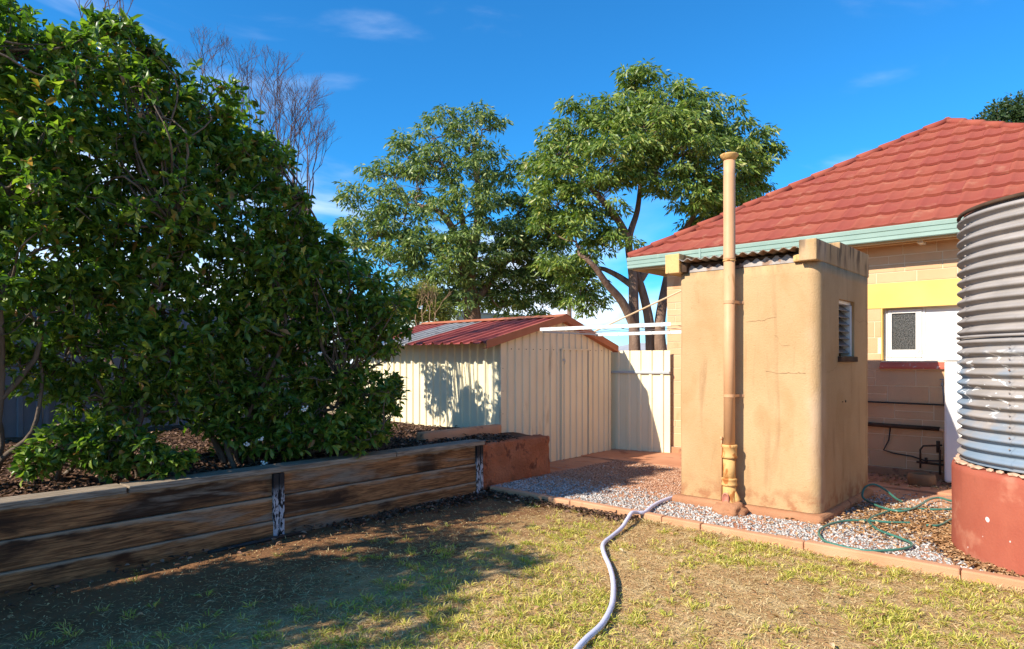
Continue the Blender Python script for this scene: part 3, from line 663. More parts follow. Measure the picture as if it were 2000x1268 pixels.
# ---------------------------------------------------------------- tank on its stand
TR = .98; tl = onz(1858, 1058, .05); dT = Vector((ray(1858, 1058)[0], ray(1858, 1058)[1], 0)).normalized(); nT = Vector((dT.y, -dT.x, 0))
TC = Vector((tl.x, tl.y, 0)) + nT*TR
ts = thing('tank_stand', 'round red painted concrete stand under the corrugated tank', 'tank stand', (TC.x, TC.y, 0))
st = MB(); prof = [(TR+.005, -.05), (TR, .06), (TR-.003, .35), (TR, .66), (TR-.004, .695), (TR-.03, .708), (TR-.25, .712)]
st.lathe(TC, prof, 96); st.build('drum', M['redbase'], ts, smooth=True)
rr = random.Random(3)
for i in range(60):
    a = 2*math.pi*i/60+rr.random()*.05; b = bmesh.new(); bmesh.ops.create_icosphere(b, subdivisions=1, radius=.5)
    sx = .03+.05*rr.random()
    for v in b.verts: v.co = Vector((v.co.x*sx*2, v.co.y*sx*1.5, v.co.z*.03))
    bmesh.ops.rotate(b, verts=b.verts, matrix=Matrix.Rotation(a+1.57, 3, 'Z')); bmesh.ops.translate(b, verts=b.verts, vec=(TC.x+(TR-.05)*math.cos(a), TC.y+(TR-.05)*math.sin(a), .72))
    me = bpy.data.meshes.new('packing_stone'); b.to_mesh(me); b.free(); link('packing_stone', me, M['stonered'], ts)
tk = thing('water_tank', 'grey corrugated iron water tank with flaking blue and white paint', 'water tank', (TC.x, TC.y, .73))
TKR = TR-.055; prof = [(TKR-.02, .735), (TKR+.004, .74)]
NCOR = 24; zt0, zt1 = .75, 2.62
for i in range(NCOR*10+1):
    z_ = zt0+(zt1-zt0)*i/(NCOR*10); prof.append((TKR+.019*math.sin(2*math.pi*i/10-1.2)+.002*vnoise(z_, i*.1, 9), z_))
MB().lathe(TC, prof, 128, cap=False).build('tank_body', M['tank'], tk, smooth=True)
def tank_seam(a0, a1, z0, z1):
    A = []; B = []
    for r_, z_ in prof:
        if z0 <= z_ <= z1:
            A.append((TC.x+(r_+.003)*math.cos(a0), TC.y+(r_+.003)*math.sin(a0), z_)); B.append((TC.x+(r_+.003)*math.cos(a1), TC.y+(r_+.003)*math.sin(a1), z_))
    m_ = MB(); m_.strip(A, B); m_.build('lap_seam', M['tank'], tk, smooth=True)
    for i in range(int((z1-z0)/.078)):
        z_ = zt0+.062+.0779*math.ceil((z0-zt0)/.0779)+.0779*i
        if z_ < z1-.02: a_ = (a0+a1)/2; p_ = Vector((math.cos(a_), math.sin(a_), 0)); MB().tube([Vector((TC.x, TC.y, z_))+p_*(TKR+.016), Vector((TC.x, TC.y, z_))+p_*(TKR+.025)], [.007, .004], 6).build('rivet', M['flash'], tk)
ac = math.atan2(-TC.y, -TC.x)
tank_seam(ac-.62, ac-.59, .76, 1.68); tank_seam(ac-.30, ac-.27, 1.69, 2.60); tank_seam(ac-1.1, ac-1.07, 1.69, 2.60)
MB().lathe(TC, [(TKR+.012, 1.670), (TKR+.0225, 1.672), (TKR+.0225, 1.688), (TKR+.010, 1.690)], 128, cap=False).build('band_seam', M['tank'], tk, smooth=True)
MB().lathe(TC, [(TKR-.005, 2.615), (TKR+.016, 2.612), (TKR+.02, 2.625), (TKR+.014, 2.64), (TKR-.006, 2.638)], 128, cap=False).build('rim', M['dark'], tk, smooth=True)
MB().lathe(TC, [(TKR-.01, 2.61), (.3, 2.66), (.01, 2.68)], 64).build('lid', M['flash'], tk, smooth=True)

# ---------------------------------------------------------------- shed
SX, SXB, SY0, SY1, SYM = -5.90, -8.90, 6.33, 8.92, 7.62
EZ, EZR, OVL, OVR, AZ, BZ = 1.79, 1.71, .36, .08, 2.11, .03
sh = thing('garden_shed', 'cream ribbed steel garden shed with a red gable roof', 'shed', ((SX+SXB)/2, SYM, 0))
def rib(t, w=.19, d=.022):           # trapezoid rib profile
    q = (t/w) % 1
    return d*(0 if q < .64 else (q-.64)/.07 if q < .71 else 1 if q < .93 else (1-q)/.07)
def ribpts(a, b, w=.19, off=0):
    pts = {round(a, 4), round(b, 4)}
    k = math.floor((a-off)/w)
    while off+k*w < b:
        for q in (0, .64, .71, .93):
            t = off+(k+q)*w
            if a < t < b: pts.add(round(t, 4))
        k += 1
    return sorted(pts)
def gz(y): return EZR+(AZ-EZR)*(1-abs(y-SYM)/(SY1-SYM)) if y > SYM else EZ+(AZ-EZ)*(1-abs(y-SYM)/(SYM-SY0))
def gable(a, b, z0, top, name, xo=0, parent=None):
    ys = ribpts(a, b, .152, SY0); A = [(SX+xo+rib(y-SY0, .152, -.018), y, z0) for y in ys]; B = [(SX+xo+rib(y-SY0, .152, -.018), y, top if top else gz(y)) for y in ys]
    if not top and a < SYM < b:
        pass
    m = MB(); m.strip(A, B); m.strip([(x-.003, y, z) for x, y, z in B], [(x-.003, y, z) for x, y, z in A]); return m.build(name, M['shedcream'], parent or sh)
DY0, DY1, DZ = 7.63, 8.29, 1.66
gable(SY0+.02, 7.09, BZ, None, 'wall_sheet'); gable(7.09, SYM, BZ, None, 'wall_sheet'); gable(8.30, SY1-.02, BZ, None, 'wall_sheet'); gable(SYM, 8.30, DZ+.012, None, 'wall_sheet')
door = gable(DY0, DY1, BZ+.02, DZ, 'door', .018)
dr = MB()
for (a, b) in (((SX+.004, DY0-.006, DZ), (SX+.028, DY1+.006, DZ+.022)), ((SX+.004, DY0-.014, BZ), (SX+.026, DY0-.001, DZ)), ((SX+.0, DY1+.016, BZ), (SX+.02, DY1+.03, DZ))): dr.box(a, b)
dr.build('door_frame', M['shedcream'], sh)
MB().box((SX-.02, DY1+.001, BZ), (SX-.012, DY1+.02, DZ)).build('door_gap', M['hole'], sh)
MB().box((SX+.019, DY0+.01, 1.50), (SX+.03, DY0+.06, 1.53)).tube([(SX+.03, DY0+.035, 1.52), (SX+.05, DY0+.035, 1.50), (SX+.035, DY0+.035, 1.45)], .006, 6).build('handle', M['railgrey'], door)
MB().box((SX-.02, SY0-.012, BZ), (SX+.012, SY0+.05, EZ-.01)).build('corner_trim', M['shedcream'], sh, bevel=.003)
MB().box((SX-.02, SY1-.05, BZ), (SX+.01, SY1+.012, EZR-.01)).build('corner_trim', M['shedcream'], sh, bevel=.003)
for (y, z) in [(SY0+.03, q) for q in (.5, .8, 1.1, 1.4)]+[(SY0+.2+i*.152, 1.66) for i in range(15)]:
    MB().tube([(SX+.006, y, z), (SX+.014, y, z)], .006, 6).build('screw', M['dark'], sh)
def longwall(a, b, name, yb, sgn, mat, EZ=EZ):
    xs_ = ribpts(a, b, .152, SXB); A = [(x, yb-sgn*rib(x-SXB, .152, .022), BZ) for x in xs_]; B = [(x, y, EZ+.02) for x, y, z in A]
    m = MB(); m.strip(A, B); m.strip([(x, y+sgn*.003, z) for x, y, z in B], [(x, y+sgn*.003, z) for x, y, z in A]); m.build(name, mat, sh)
xx = [SXB, -8.14, -7.38, -6.62, SX-.03]
for i in range(4): longwall(xx[i], xx[i+1], 'wall_sheet', SY0, 1, M['cream']); longwall(xx[i], xx[i+1], 'wall_sheet', SY1, -1, M['cream'], EZR)
MB().add([(SXB, SY0, BZ), (SXB, SY1, BZ), (SXB, SY1, EZR), (SXB, SYM, AZ), (SXB, SY0, EZ)], [(0, 4, 3, 2, 1)]).build('wall_sheet', M['cream'], sh)
def roofsheet(a, b, side, mat):
    xs_ = ribpts(a, b, .19, SXB); yo = SY0-OVL if side < 0 else SY1+OVR
    ze = (EZ-(AZ-EZ)/(SYM-SY0)*OVL if side < 0 else EZR-(AZ-EZR)/(SY1-SYM)*OVR)+.005
    A = [(x, yo, ze+.02+rib(x-SXB, .19, .028)) for x in xs_]; B = [(x, SYM, AZ+.025+rib(x-SXB, .19, .028)) for x in xs_]
    m = MB(); m.strip(A, B); m.strip([(x, y, z-.004) for x, y, z in B], [(x, y, z-.004) for x, y, z in A]); m.strip([(x, y, z-.004) for x, y, z in A], A); m.build('roof_sheet', mat, sh)
rx = [SXB-.05, -8.16, -7.40, -6.64, SX+.09]
for i in range(4):
    roofsheet(rx[i], rx[i+1], -1, M['fibre'] if i == 1 else M['shedroof']); roofsheet(rx[i], rx[i+1], 1, M['shedroof'])
m = MB(); m.strip([(SXB-.06, SYM-.13, AZ+.03), (SX+.11, SYM-.13, AZ+.03)], [(SXB-.06, SYM, AZ+.075), (SX+.11, SYM, AZ+.075)]); m.strip([(SXB-.06, SYM, AZ+.075), (SX+.11, SYM, AZ+.075)], [(SXB-.06, SYM+.13, AZ+.03), (SX+.11, SYM+.13, AZ+.03)])
m.build('ridge_cap', M['shedtrim'], sh)
for sgn, yo in ((-1, SY0-OVL-.01), (1, SY1+OVR+.01)):
    ze = (EZ-(AZ-EZ)/(SYM-SY0)*OVL if sgn < 0 else EZR-(AZ-EZR)/(SY1-SYM)*OVR)+.004
    MB().add([(SX+.088, yo, ze-.05), (SX+.088, SYM, AZ-.035), (SX+.088, SYM, AZ+.068), (SX+.088, yo, ze+.055), (SX+.102, yo, ze-.05), (SX+.102, SYM, AZ-.035), (SX+.102, SYM, AZ+.068), (SX+.102, yo, ze+.055),
              (SX-.0, yo, ze-.05), (SX-.0, SYM, AZ-.035)], [(4, 5, 6, 7), (0, 3, 2, 1), (3, 7, 6, 2), (0, 1, 5, 4), (0, 4, 7, 3), (0, 8, 9, 1)]).build('barge_trim', M['shedtrim'], sh)

# ---------------------------------------------------------------- cream fence panel
fp = thing('steel_fence', 'cream steel fence panel between the shed and the house corner', 'fence', (-5.5, 9.2, 0))
fa, fb = Vector((-6.02, 9.07, 0)), Vector((-5.02, 9.27, 0)); fd = (fb-fa).normalized(); fn = Vector((fd.y, -fd.x, 0)); FL = (fb-fa).length
def fsheet(t0, t1, z0, z1, w=.185, d=.02, off=0):
    ts_ = ribpts(t0, t1, w, 0); A = [fa+fd*t+fn*(rib(t, w, d)+off)+Vector((0, 0, z0)) for t in ts_]; B = [p+Vector((0, 0, z1-z0)) for p in A]
    m = MB(); m.strip(A, B); m.strip([p-fn*.003 for p in B], [p-fn*.003 for p in A]); m.build('fence_sheet', M['cream'], fp)
fsheet(0, .55, .055, 1.30); fsheet(.55, FL, .055, 1.30); fsheet(0, .55, 1.335, 1.665); fsheet(.55, FL, 1.335, 1.665)
def fbox(t0, t1, n0, n1, z0, z1, name, mat):
    q = [fa+fd*t+fn*n_+Vector((0, 0, z)) for z in (z0, z1) for (t, n_) in ((t0, n0), (t1, n0), (t1, n1), (t0, n1))]
    MB().add(q, [(0,1,2,3),(7,6,5,4),(0,4,5,1),(1,5,6,2),(2,6,7,3),(3,7,4,0)]).build(name, mat, fp, bevel=.003)
fbox(0, FL, -.03, .035, 1.298, 1.337, 'rail', M['railgrey']); fbox(-.05, -.002, -.03, .03, .05, 1.6, 'post', M['dark'])

# ---------------------------------------------------------------- clothesline on the outhouse side wall
cl = thing('clothesline', 'white folding clothesline frame reaching from the outhouse towards the shed', 'clothesline', (OX0, 6.9, 1.85))
b1a, b1b = Vector((OX0+.01, 6.40, 1.895)), Vector((-5.25, 6.40, 1.895)); b2a, b2b = Vector((OX0+.01, 7.62, 1.865)), Vector((-5.25, 7.62, 1.865))
def bar(a, b, s, name, mat, parent):
    lo = [min(a[i], b[i])-s for i in range(3)]; hi = [max(a[i], b[i])+s for i in range(3)]; return MB().box(lo, hi).build(name, mat, parent, bevel=.004)
bar(b1a+Vector((-.22, 0, 0)), b1b, .021, 'front_bar', M['white'], cl); bar(b1a, b1a+Vector((-.19, 0, 0)), .019, 'bar_socket', M['eave'], cl)
bar(b2a, b2b, .021, 'rear_bar', M['white'], cl)
MB().box((b1b.x-.02, 6.425, 1.858), (b1b.x+.02, 7.595, 1.878)).build('end_bar', M['railgrey'], cl)
for i in range(7):
    x = -3.55-i*.26
    MB().tube([(x, 6.40, 1.921), (x-.03, 7.0, 1.885), (x-.06, 7.62, 1.891)], .0035, 5).build('line_wire', M['wire'], cl)
    MB().box((x-.008, 6.376, 1.87), (x+.008, 6.424, 1.921)).build('line_clip', M['railgrey'], cl)
MB().tube([(OX0+.005, 6.75, 2.38), (-3.9, 6.78, 2.16), (-4.75, 6.83, 1.87)], .010, 6).build('stay', M['eave'], cl)

# ---------------------------------------------------------------- hoses
def smooth_path(P, k=6):
    P = [Vector(p) for p in P]; o = []
    for i in range(len(P)-1):
        p0, p1, p2, p3 = P[max(i-1, 0)], P[i], P[i+1], P[min(i+2, len(P)-1)]
        for j in range(k):
            t = j/k; o.append(.5*((2*p1)+(p2-p0)*t+(2*p0-5*p1+4*p2-p3)*t*t+(3*p1-p0-3*p2+p3)*t**3))
    o.append(P[-1]); return o
hp = [(1100, 1300, .03), (1127, 1268, .03), (1145, 1248, .03), (1176, 1219, .03), (1193, 1188, .03), (1198, 1162, .03), (1197, 1131, .03), (1190, 1105, .03), (1181, 1085, .03), (1177, 1069, .03), (1181, 1059, .03), (1197, 1046, .03), (1215, 1030, .045), (1226, 1013, .075), (1234, 1002, .10), (1244, 1001, .088), (1259, 1001, .075), (1274, 989, .075), (1292, 979, .075), (1318, 970, .075)]
o = MB().tube(smooth_path([onz(*p) for p in hp]), .0175, 12).build('white_hose', M['whitehose'], None, smooth=True)
tag(o, 'pale lavender hose winding across the lawn to the outhouse', 'hose')
def c4(x, y, z=.075): return onz(1560+x/3.17, 760+y/3.17, z)
gh = thing('green_hose', 'dark green garden hose looped on the gravel beside the tank stand', 'hose', tuple(c4(500, 850, .05)))
L1 = [(690,828),(560,825),(430,815),(300,815),(200,835),(140,865),(125,895),(160,940),(250,970),(400,1000),(530,1000),(640,990),(698,972),(690,950),(620,920),(500,875),(445,835),(440,805),(490,780),(600,748),(750,742),(850,746),(980,742)]
L2 = [(930,748),(870,735),(760,742),(640,768),(560,760),(500,738),(440,705)]
P2 = [c4(1000, 712), c4(935, 700), c4(870, 682), c4(810, 692), c4(760, 722), c4(700, 753), c4(640, 766), c4(580, 760), c4(500, 737), c4(430, 705)]
e = P2[-1]
P2 += [e+Vector((-.06, .03, .04)), e+Vector((-.05, .09, .12)), e+Vector((.02, .14, .155)), e+Vector((.12, .15, .11)), e+Vector((.2, .17, .04)), e+Vector((.26, .2, .0))]
MB().tube(smooth_path([c4(*p) for p in L1]), .0105, 8).build('hose_loop', M['greenhose'], gh, smooth=True)
MB().tube(smooth_path([p+Vector((0, 0, .015)) for p in P2]), .0105, 8).build('hose_loop', M['greenhose'], gh, smooth=True)
MB().tube(smooth_path([c4(790, 843), c4(850, 846), c4(890, 836), c4(935, 812), c4(980, 790)]), .0105, 8).build('hose_loop', M['greenhose'], gh, smooth=True)

# ---------------------------------------------------------------- fence behind the hedge, stake
gf = thing('grey_fence', 'blue grey steel fence standing in shade behind the hedge', 'fence', (-10, 2, .5))
for i in range(14):
    y0 = -5+i*.80; ys = ribpts(y0, y0+.798, .2, 0); A = [(-10+rib(y, .2, .02), y, .45) for y in ys]; B = [(x, y, 2.30) for x, y, z in A]
    m = MB(); m.strip(A, B); m.strip([(x-.004, y, z) for x, y, z in B], [(x-.004, y, z) for x, y, z in A]); m.build('fence_sheet', M['greysteel'], gf)
for i in range(5): MB().box((-9.975, -5+2.4*i, .4), (-9.93, -4.95+2.4*i, 2.33)).build('post', M['greysteel'], gf)
MB().box((-10.03, -5, 2.301), (-9.965, 6.2, 2.34)).build('rail', M['greysteel'], gf)
p = onz(31, 822, .55)
o = MB().tube([(p.x, p.y, .45), (p.x, p.y+.01, 1.0), (p.x+.01, p.y, 1.62)], .016, 8).build('garden_stake', M['stake'], None, smooth=True)
tag(o, 'thin pale green garden stake behind the leftmost shrub', 'stake')

# ================================================================ FOLIAGE
def norm(a): return a/np.maximum(np.linalg.norm(a, axis=-1, keepdims=True), 1e-9)
def leafgeo(pos, d, L, W, rg, fold=.18, curl=.15, quad=False, upbias=.6):
    n_ = len(pos); L = L*(.65+.7*rg.random(n_))[:, None]; W = W*(.7+.6*rg.random(n_))[:, None]
    up = norm(rg.normal(size=(n_, 3))*(1-upbias)+np.array([0, 0, 1.])*upbias)
    s_ = norm(np.cross(d, up)); nn = np.cross(s_, d)
    if quad:
        V = np.stack([pos, pos+d*L*.45+s_*W*.5, pos+d*L-nn*L*curl, pos+d*L*.45-s_*W*.5], 1)
        f = np.array([[0, 1, 2, 3]])
    else:
        m1 = pos+d*L*.32+nn*L*curl*.45; m2 = pos+d*L*.68+nn*L*curl*.25
        V = np.stack([pos, m1+s_*W*.40+nn*W*fold, m1, m1-s_*W*.40+nn*W*fold, m2+s_*W*.46+nn*W*fold, m2, m2-s_*W*.46+nn*W*fold, pos+d*L-nn*L*curl], 1)
        f = np.array([[0, 1, 2], [0, 2, 3], [1, 4, 5], [1, 5, 2], [2, 5, 6], [2, 6, 3], [4, 7, 5], [5, 7, 6]])
    k = V.shape[1]
    Fc = (f[None]+(np.arange(n_)*k)[:, None, None]).reshape(-1, f.shape[1])
    return V.reshape(-1, 3), Fc
def whorls(blobs, per_m2, nleaf, rg, shell=.5, up=.45, squash=.9):
    T = []; A = []
    for (c, r) in blobs:
        k = max(6, int(per_m2*4*math.pi*r*r)); q = norm(rg.normal(size=(k, 3))); rad = r*(shell+(1.05-shell)*np.sqrt(rg.random(k)))*(1+.45*(rg.random(k) < .2)*rg.random(k))*(1+.24*np.sin(q[:, 0]*5+c[0]*9)*np.sin(q[:, 2]*6+c[1]*7))
        p = np.array(c)+q*rad[:, None]*np.array([1, 1, squash]); T.append(p); A.append(norm(q+np.array([0, 0, up])+.35*rg.normal(size=(k, 3))))
    return np.concatenate(T), np.concatenate(A)
def whorl_leaves(T, A, nleaf, L, W, rg, spread=.9, zmin=None, droop=0.):
    idx = np.repeat(np.arange(len(T)), nleaf); rnd = rg.normal(size=(len(idx), 3)); a = A[idx]
    perp = norm(rnd-(rnd*a).sum(-1, keepdims=True)*a)
    d = norm(a*(.25+.6*rg.random(len(idx)))[:, None]+perp*spread+np.array([0, 0, -droop]))
    pos = T[idx]-a*(rg.random(len(idx))*L*.9)[:, None]
    if zmin is not None:
        k = pos[:, 2] > zmin; pos, d = pos[k], d[k]
    return pos, d
def limbs(paths, mat, parent, name, n=7):
    m = MB()
    for P, r0, r1 in paths:
        P = smooth_path(P, 4); k = len(P); m.tube(P, [r0+(r1-r0)*i/(k-1) for i in range(k)], n)
    return m.build(name, mat, parent, smooth=True)
def wig(a, b, amp, rg, n_=4):
    a = Vector(a); b = Vector(b); L = (b-a).length
    return [a+(b-a)*(i/n_)+(Vector(rg.normal(size=3))*amp*L if 0 < i < n_ else Vector((0, 0, 0))) for i in range(n_+1)]

def make_shrub(name, label, px, base, seed, zmin=.56, per=44, nl=7, L=.088, W=.036, parts=0, group=None, back=True, mat='leaf', stems=6):
    rg = np.random.default_rng(seed)
    base = Vector(base); t = thing(name, label, 'shrub', tuple(base), group)
    blobs = []
    for (x, y, r, dep) in px:
        c = at(x, y, dep); rm = .92*r*dep/F; blobs.append((np.array(c), rm))
        for _ in range(3):
            v = norm(rg.normal(size=3)); v[2] = abs(v[2])*.7+.1*v[2]; blobs.append((np.array(c)+v*rm*rg.uniform(.9, 1.25), rm*rg.uniform(.22, .40)))
        if back:
            c2 = at(x+rg.uniform(-30, 30), y+rg.uniform(-20, 30), dep+.65); blobs.append((np.array(c2), rm*1.05))
    blobs = [b for b in blobs if b[0][2] > zmin]
    T, A = whorls(blobs, per, nl, rg)
    pos, d = whorl_leaves(T, A, nl, L, W, rg, zmin=zmin+.03)
    if parts:
        X, Y_, dep = project(pos); vis = (X > 0) & (X < 2000) & (Y_ > 0) & (Y_ < 1268)
        order = np.argsort(dep+(~vis)*100); sel = order[:parts*4][::4]; keep = np.ones(len(pos), bool); keep[sel] = False
        lv = []
        for k in range(5):
            V, Fc = leafgeo(np.zeros((1, 3)), np.array([[1., 0, 0]]), L, W, rg, upbias=1.)
            me = bpy.data.meshes.new('leaf'); me.from_pydata([tuple(v) for v in V], [], [tuple(f) for f in Fc]); me.update(); lv.append(me)
        for i, j in enumerate(sel):
            o = link('leaf', lv[i % 5], M[mat], None); q = Vector(d[j]).to_track_quat('X', 'Z'); o.rotation_euler = q.to_euler(); o.location = Vector(pos[j]); l_ = o.location.copy(); adopt(o, t); o.location = l_
        pos, d = pos[keep], d[keep]
    V, Fc = leafgeo(pos, d, L, W, rg)
    cr = npmesh('crown', V, Fc, M[mat], t); cr['kind'] = 'stuff'
    P = []
    st_top = []
    for i in range(stems):
        a = base+Vector((rg.normal()*.12, rg.normal()*.12, -.05)); bl = blobs[int(rg.integers(len(blobs)))]
        b = Vector(bl[0]); mid = wig(a, b, .06, rg); P.append((mid, .028, .008)); st_top += mid[1:]
    for c, r in blobs:
        cc = Vector(c); q = min(st_top, key=lambda s_: (s_-cc).length) if st_top else base
        P.append((wig(q, cc, .08, rg, 3), .012, .004))
        for k in range(5):
            P.append((wig(cc, cc+Vector(norm(rg.normal(size=3)))*r*.95, .1, rg, 2), .005, .002))
    limbs(P, M['shrubbark'], t, 'stems', 5)['kind'] = 'stuff'
    return t, blobs
G = 'glossy leaved hedge shrubs on the raised bed'
A_px = [(40,715,42,4.8),(-20,690,45,4.8),(30,110,90,4.75),(-70,190,130,4.6),(90,250,115,4.8),(10,380,115,4.6),(-80,420,120,4.5),(110,480,105,4.8),(-50,560,120,4.5),(60,610,80,4.7),(135,130,75,5.0),(-110,60,110,4.6),(20,40,60,4.9),(-100,660,90,4.5),(60,330,90,4.9)]
B_px = [(150,775,50,5.2),(260,790,55,5.3),(95,740,40,5.0),(345,785,55,5.4),(215,115,75,5.3),(290,210,90,5.35),(190,300,110,5.2),(330,320,95,5.4),(230,450,115,5.2),(340,440,95,5.3),(180,590,90,5.1),(290,580,100,5.2),(240,700,80,5.2),(150,690,55,5.1),(330,690,75,5.3),(330,180,60,5.5),(220,60,40,5.3),(270,130,55,5.4),(140,400,80,5.1)]
C_px = [(400,800,60,5.8),(445,840,45,5.85),(415,220,70,5.9),(395,320,90,5.8),(490,320,65,6.0),(470,420,100,5.9),(560,440,65,6.1),(410,540,100,5.8),(530,540,90,6.0),(400,660,85,5.8),(470,640,80,5.9),(440,270,60,6.0),(530,300,42,6.1),(590,470,55,6.2),(430,760,70,5.8),(560,390,40,6.1)]
D_back = [(600,530,45,7.7),(560,570,50,7.7),(520,510,50,7.6),(670,600,36,8.0)]
D_px = [(485,855,42,5.95),(560,860,45,6.0),(640,850,50,6.1),(690,862,32,6.2),(730,850,30,6.4),(605,530,75,6.4),(680,560,70,6.5),(735,615,60,6.6),(560,620,85,6.3),(655,680,95,6.4),(755,665,42,6.6),(540,740,85,6.2),(640,790,85,6.3),(710,770,55,6.4),(490,800,65,6.1),(760,760,35,6.6),(700,835,45,6.4),(590,840,55,6.2),(650,500,50,6.6),(690,640,80,6.7),(740,800,30,6.5),(520,850,40,6.1)]
make_shrub('hedge_shrub', 'tall glossy green shrub at the far left edge of the hedge', A_px, (-6.0, .9, .55), 1, parts=150, group=G)
make_shrub('hedge_shrub', 'tallest glossy green shrub with the leafy crown second from left', B_px, (-5.95, 1.85, .55), 2, parts=200, group=G)
make_shrub('hedge_shrub', 'dark green shrub below the bare grey twigs', C_px, (-5.95, 2.75, .55), 3, parts=150, group=G)
shD, blD = make_shrub('hedge_shrub', 'rounded dark green shrub with white blossom nearest the shed', D_px+D_back, (-5.95, 3.7, .55), 4, parts=200, group=G)
for i, (x, y) in enumerate(((510, 858), (483, 868), (665, 570), (750, 672), (515, 905), (595, 800), (625, 690))):
    p = at(x, y, 5.75 if y > 780 else 6.0); m = MB()
    for k in range(9):
        c = p+Vector(rng.normal(size=3))*.012; m.lathe(c, [(.002, -.008), (.009, 0), (.002, .008)], 6)
    m.build('blossom', M['flower'], shD)
make_shrub('low_shrub', 'small leafy shoot low on the bed at the far left', [(110,870,48,4.75),(70,905,35,4.7),(160,880,35,4.8)], tuple(onz(110, 920, .56)), 6, back=False, parts=25, per=110, stems=3, L=.075)
make_shrub('low_shrub', 'spreading low shrub by the wall top below the tallest shrub', [(230,860,50,4.95),(280,890,45,5.0),(330,900,38,5.1),(215,905,40,4.95)], tuple(onz(255, 925, .56)), 8, back=False, parts=30, per=110, stems=3, L=.07)
make_shrub('low_shrub', 'bright yellow green sprout among the low shrubs', [(195,838,26,4.9)], tuple(onz(195, 900, .56)), 9, back=False, parts=12, per=220, stems=2, L=.075, mat='leafyel', zmin=.58)
# the hedge goes on towards the left of the camera, lower and more open
E_px = [(x, y, r, d) for (x, y, r, d) in B_px if y > 250]
srcE, _ = make_shrub('hedge_shrub', 'open hedge shrub just left of the picture', E_px, (-5.95, 1.85, .55), 12, per=38, group=G)
def place(o, x, y, rz, s_): o.location = (x, y, .55); o.rotation_euler.z = R(rz); o.scale = (s_, s_, s_)
for i, (x, y, rz, s_, lab) in enumerate(((-4.75, -1.2, 30, 1.05, 'open hedge shrub left of the picture, second along'), (-5.05, -2.5, 150, 1.1, 'open hedge shrub left of the picture, third along'), (-5.45, -3.8, 260, 1.12, 'open hedge shrub left of the picture, fourth along'), (-5.6, -5.1, 90, 1.1, 'open hedge shrub left of the picture, last of the row'))):
    r_ = srcE.copy(); col.objects.link(r_); place(r_, x, y, rz, s_); r_['label'] = lab
    for ch in srcE.children:
        c = ch.copy(); col.objects.link(c); c.parent = r_; c.matrix_parent_inverse = ch.matrix_parent_inverse.copy()
place(srcE, -5.1, -.45, 200, .55)

# ---------------------------------------------------------------- bare dead shrub
def deadtree(name, label, stems, seed, mat, r0=.014, parent_cat='shrub', depth_lv=5, L0=.75):
    rg = random.Random(seed); m = MB(); t = thing(name, label, parent_cat, tuple(stems[0][0]))
    def grow(p, d, L, r, lv, m):
        q = p+d*L*.5+Vector((rg.gauss(0, .05), rg.gauss(0, .05), rg.gauss(0, .03)))*L; e_ = p+d*L
        m.tube([p, q, e_], [r, r*.85, r*.7], 4, False)
        if lv <= 0: return
        for k in range(rg.choice((2, 2, 3))):
            nd = (d+Vector((rg.gauss(0, .38), rg.gauss(0, .38), rg.gauss(.16, .18)))).normalized(); grow(e_ if k else q.lerp(e_, .6), nd, L*rg.uniform(.6, .85), r*.68, lv-1, m)
    for (a, b) in stems:
        m = MB(); a = Vector(a); b = Vector(b); d = (b-a); L = d.length
        m.tube([a, a.lerp(b, .5)+Vector((.05, .03, 0)), b], [r0*1.8, r0*1.4, r0], 6, False)
        grow(b, (d.normalized()+Vector((0, 0, .5))).normalized(), L0, r0, depth_lv, m)
        m.build('branch', mat, t)
    return t
bt = at(520, 690, 7.6); bt.z = .55
tops = [(400, 250), (430, 300), (460, 260), (490, 310), (510, 270), (535, 340), (560, 380), (580, 350), (600, 410), (612, 360), (575, 310), (545, 290)]
deadtree('bare_shrub', 'leafless grey twiggy shrub rising behind the hedge', [(bt, at(x, y, 7.4+.1*i)) for i, (x, y) in enumerate(tops)], 5, M['twig'], r0=.009, L0=.36, depth_lv=6)
deadtree('bare_shrub', 'dense bare twigs at the right shoulder of the hedge', [(bt+Vector((.3, .3, 0)), at(x, y, 7.8)) for x, y in ((520, 330), (555, 400), (590, 430), (600, 340), (570, 300), (480, 280), (540, 250))], 15, M['twig'], r0=.008, L0=.33, depth_lv=6)
bt2 = at(200, 640, 6.4); bt2.z = .55
deadtree('bare_shrub', 'few bare twigs poking out of the top of the tallest shrub', [(bt2, at(x, y, 6.3)) for x, y in ((160, 110), (205, 100), (240, 130))], 9, M['twig'], r0=.008, L0=.28, depth_lv=3)

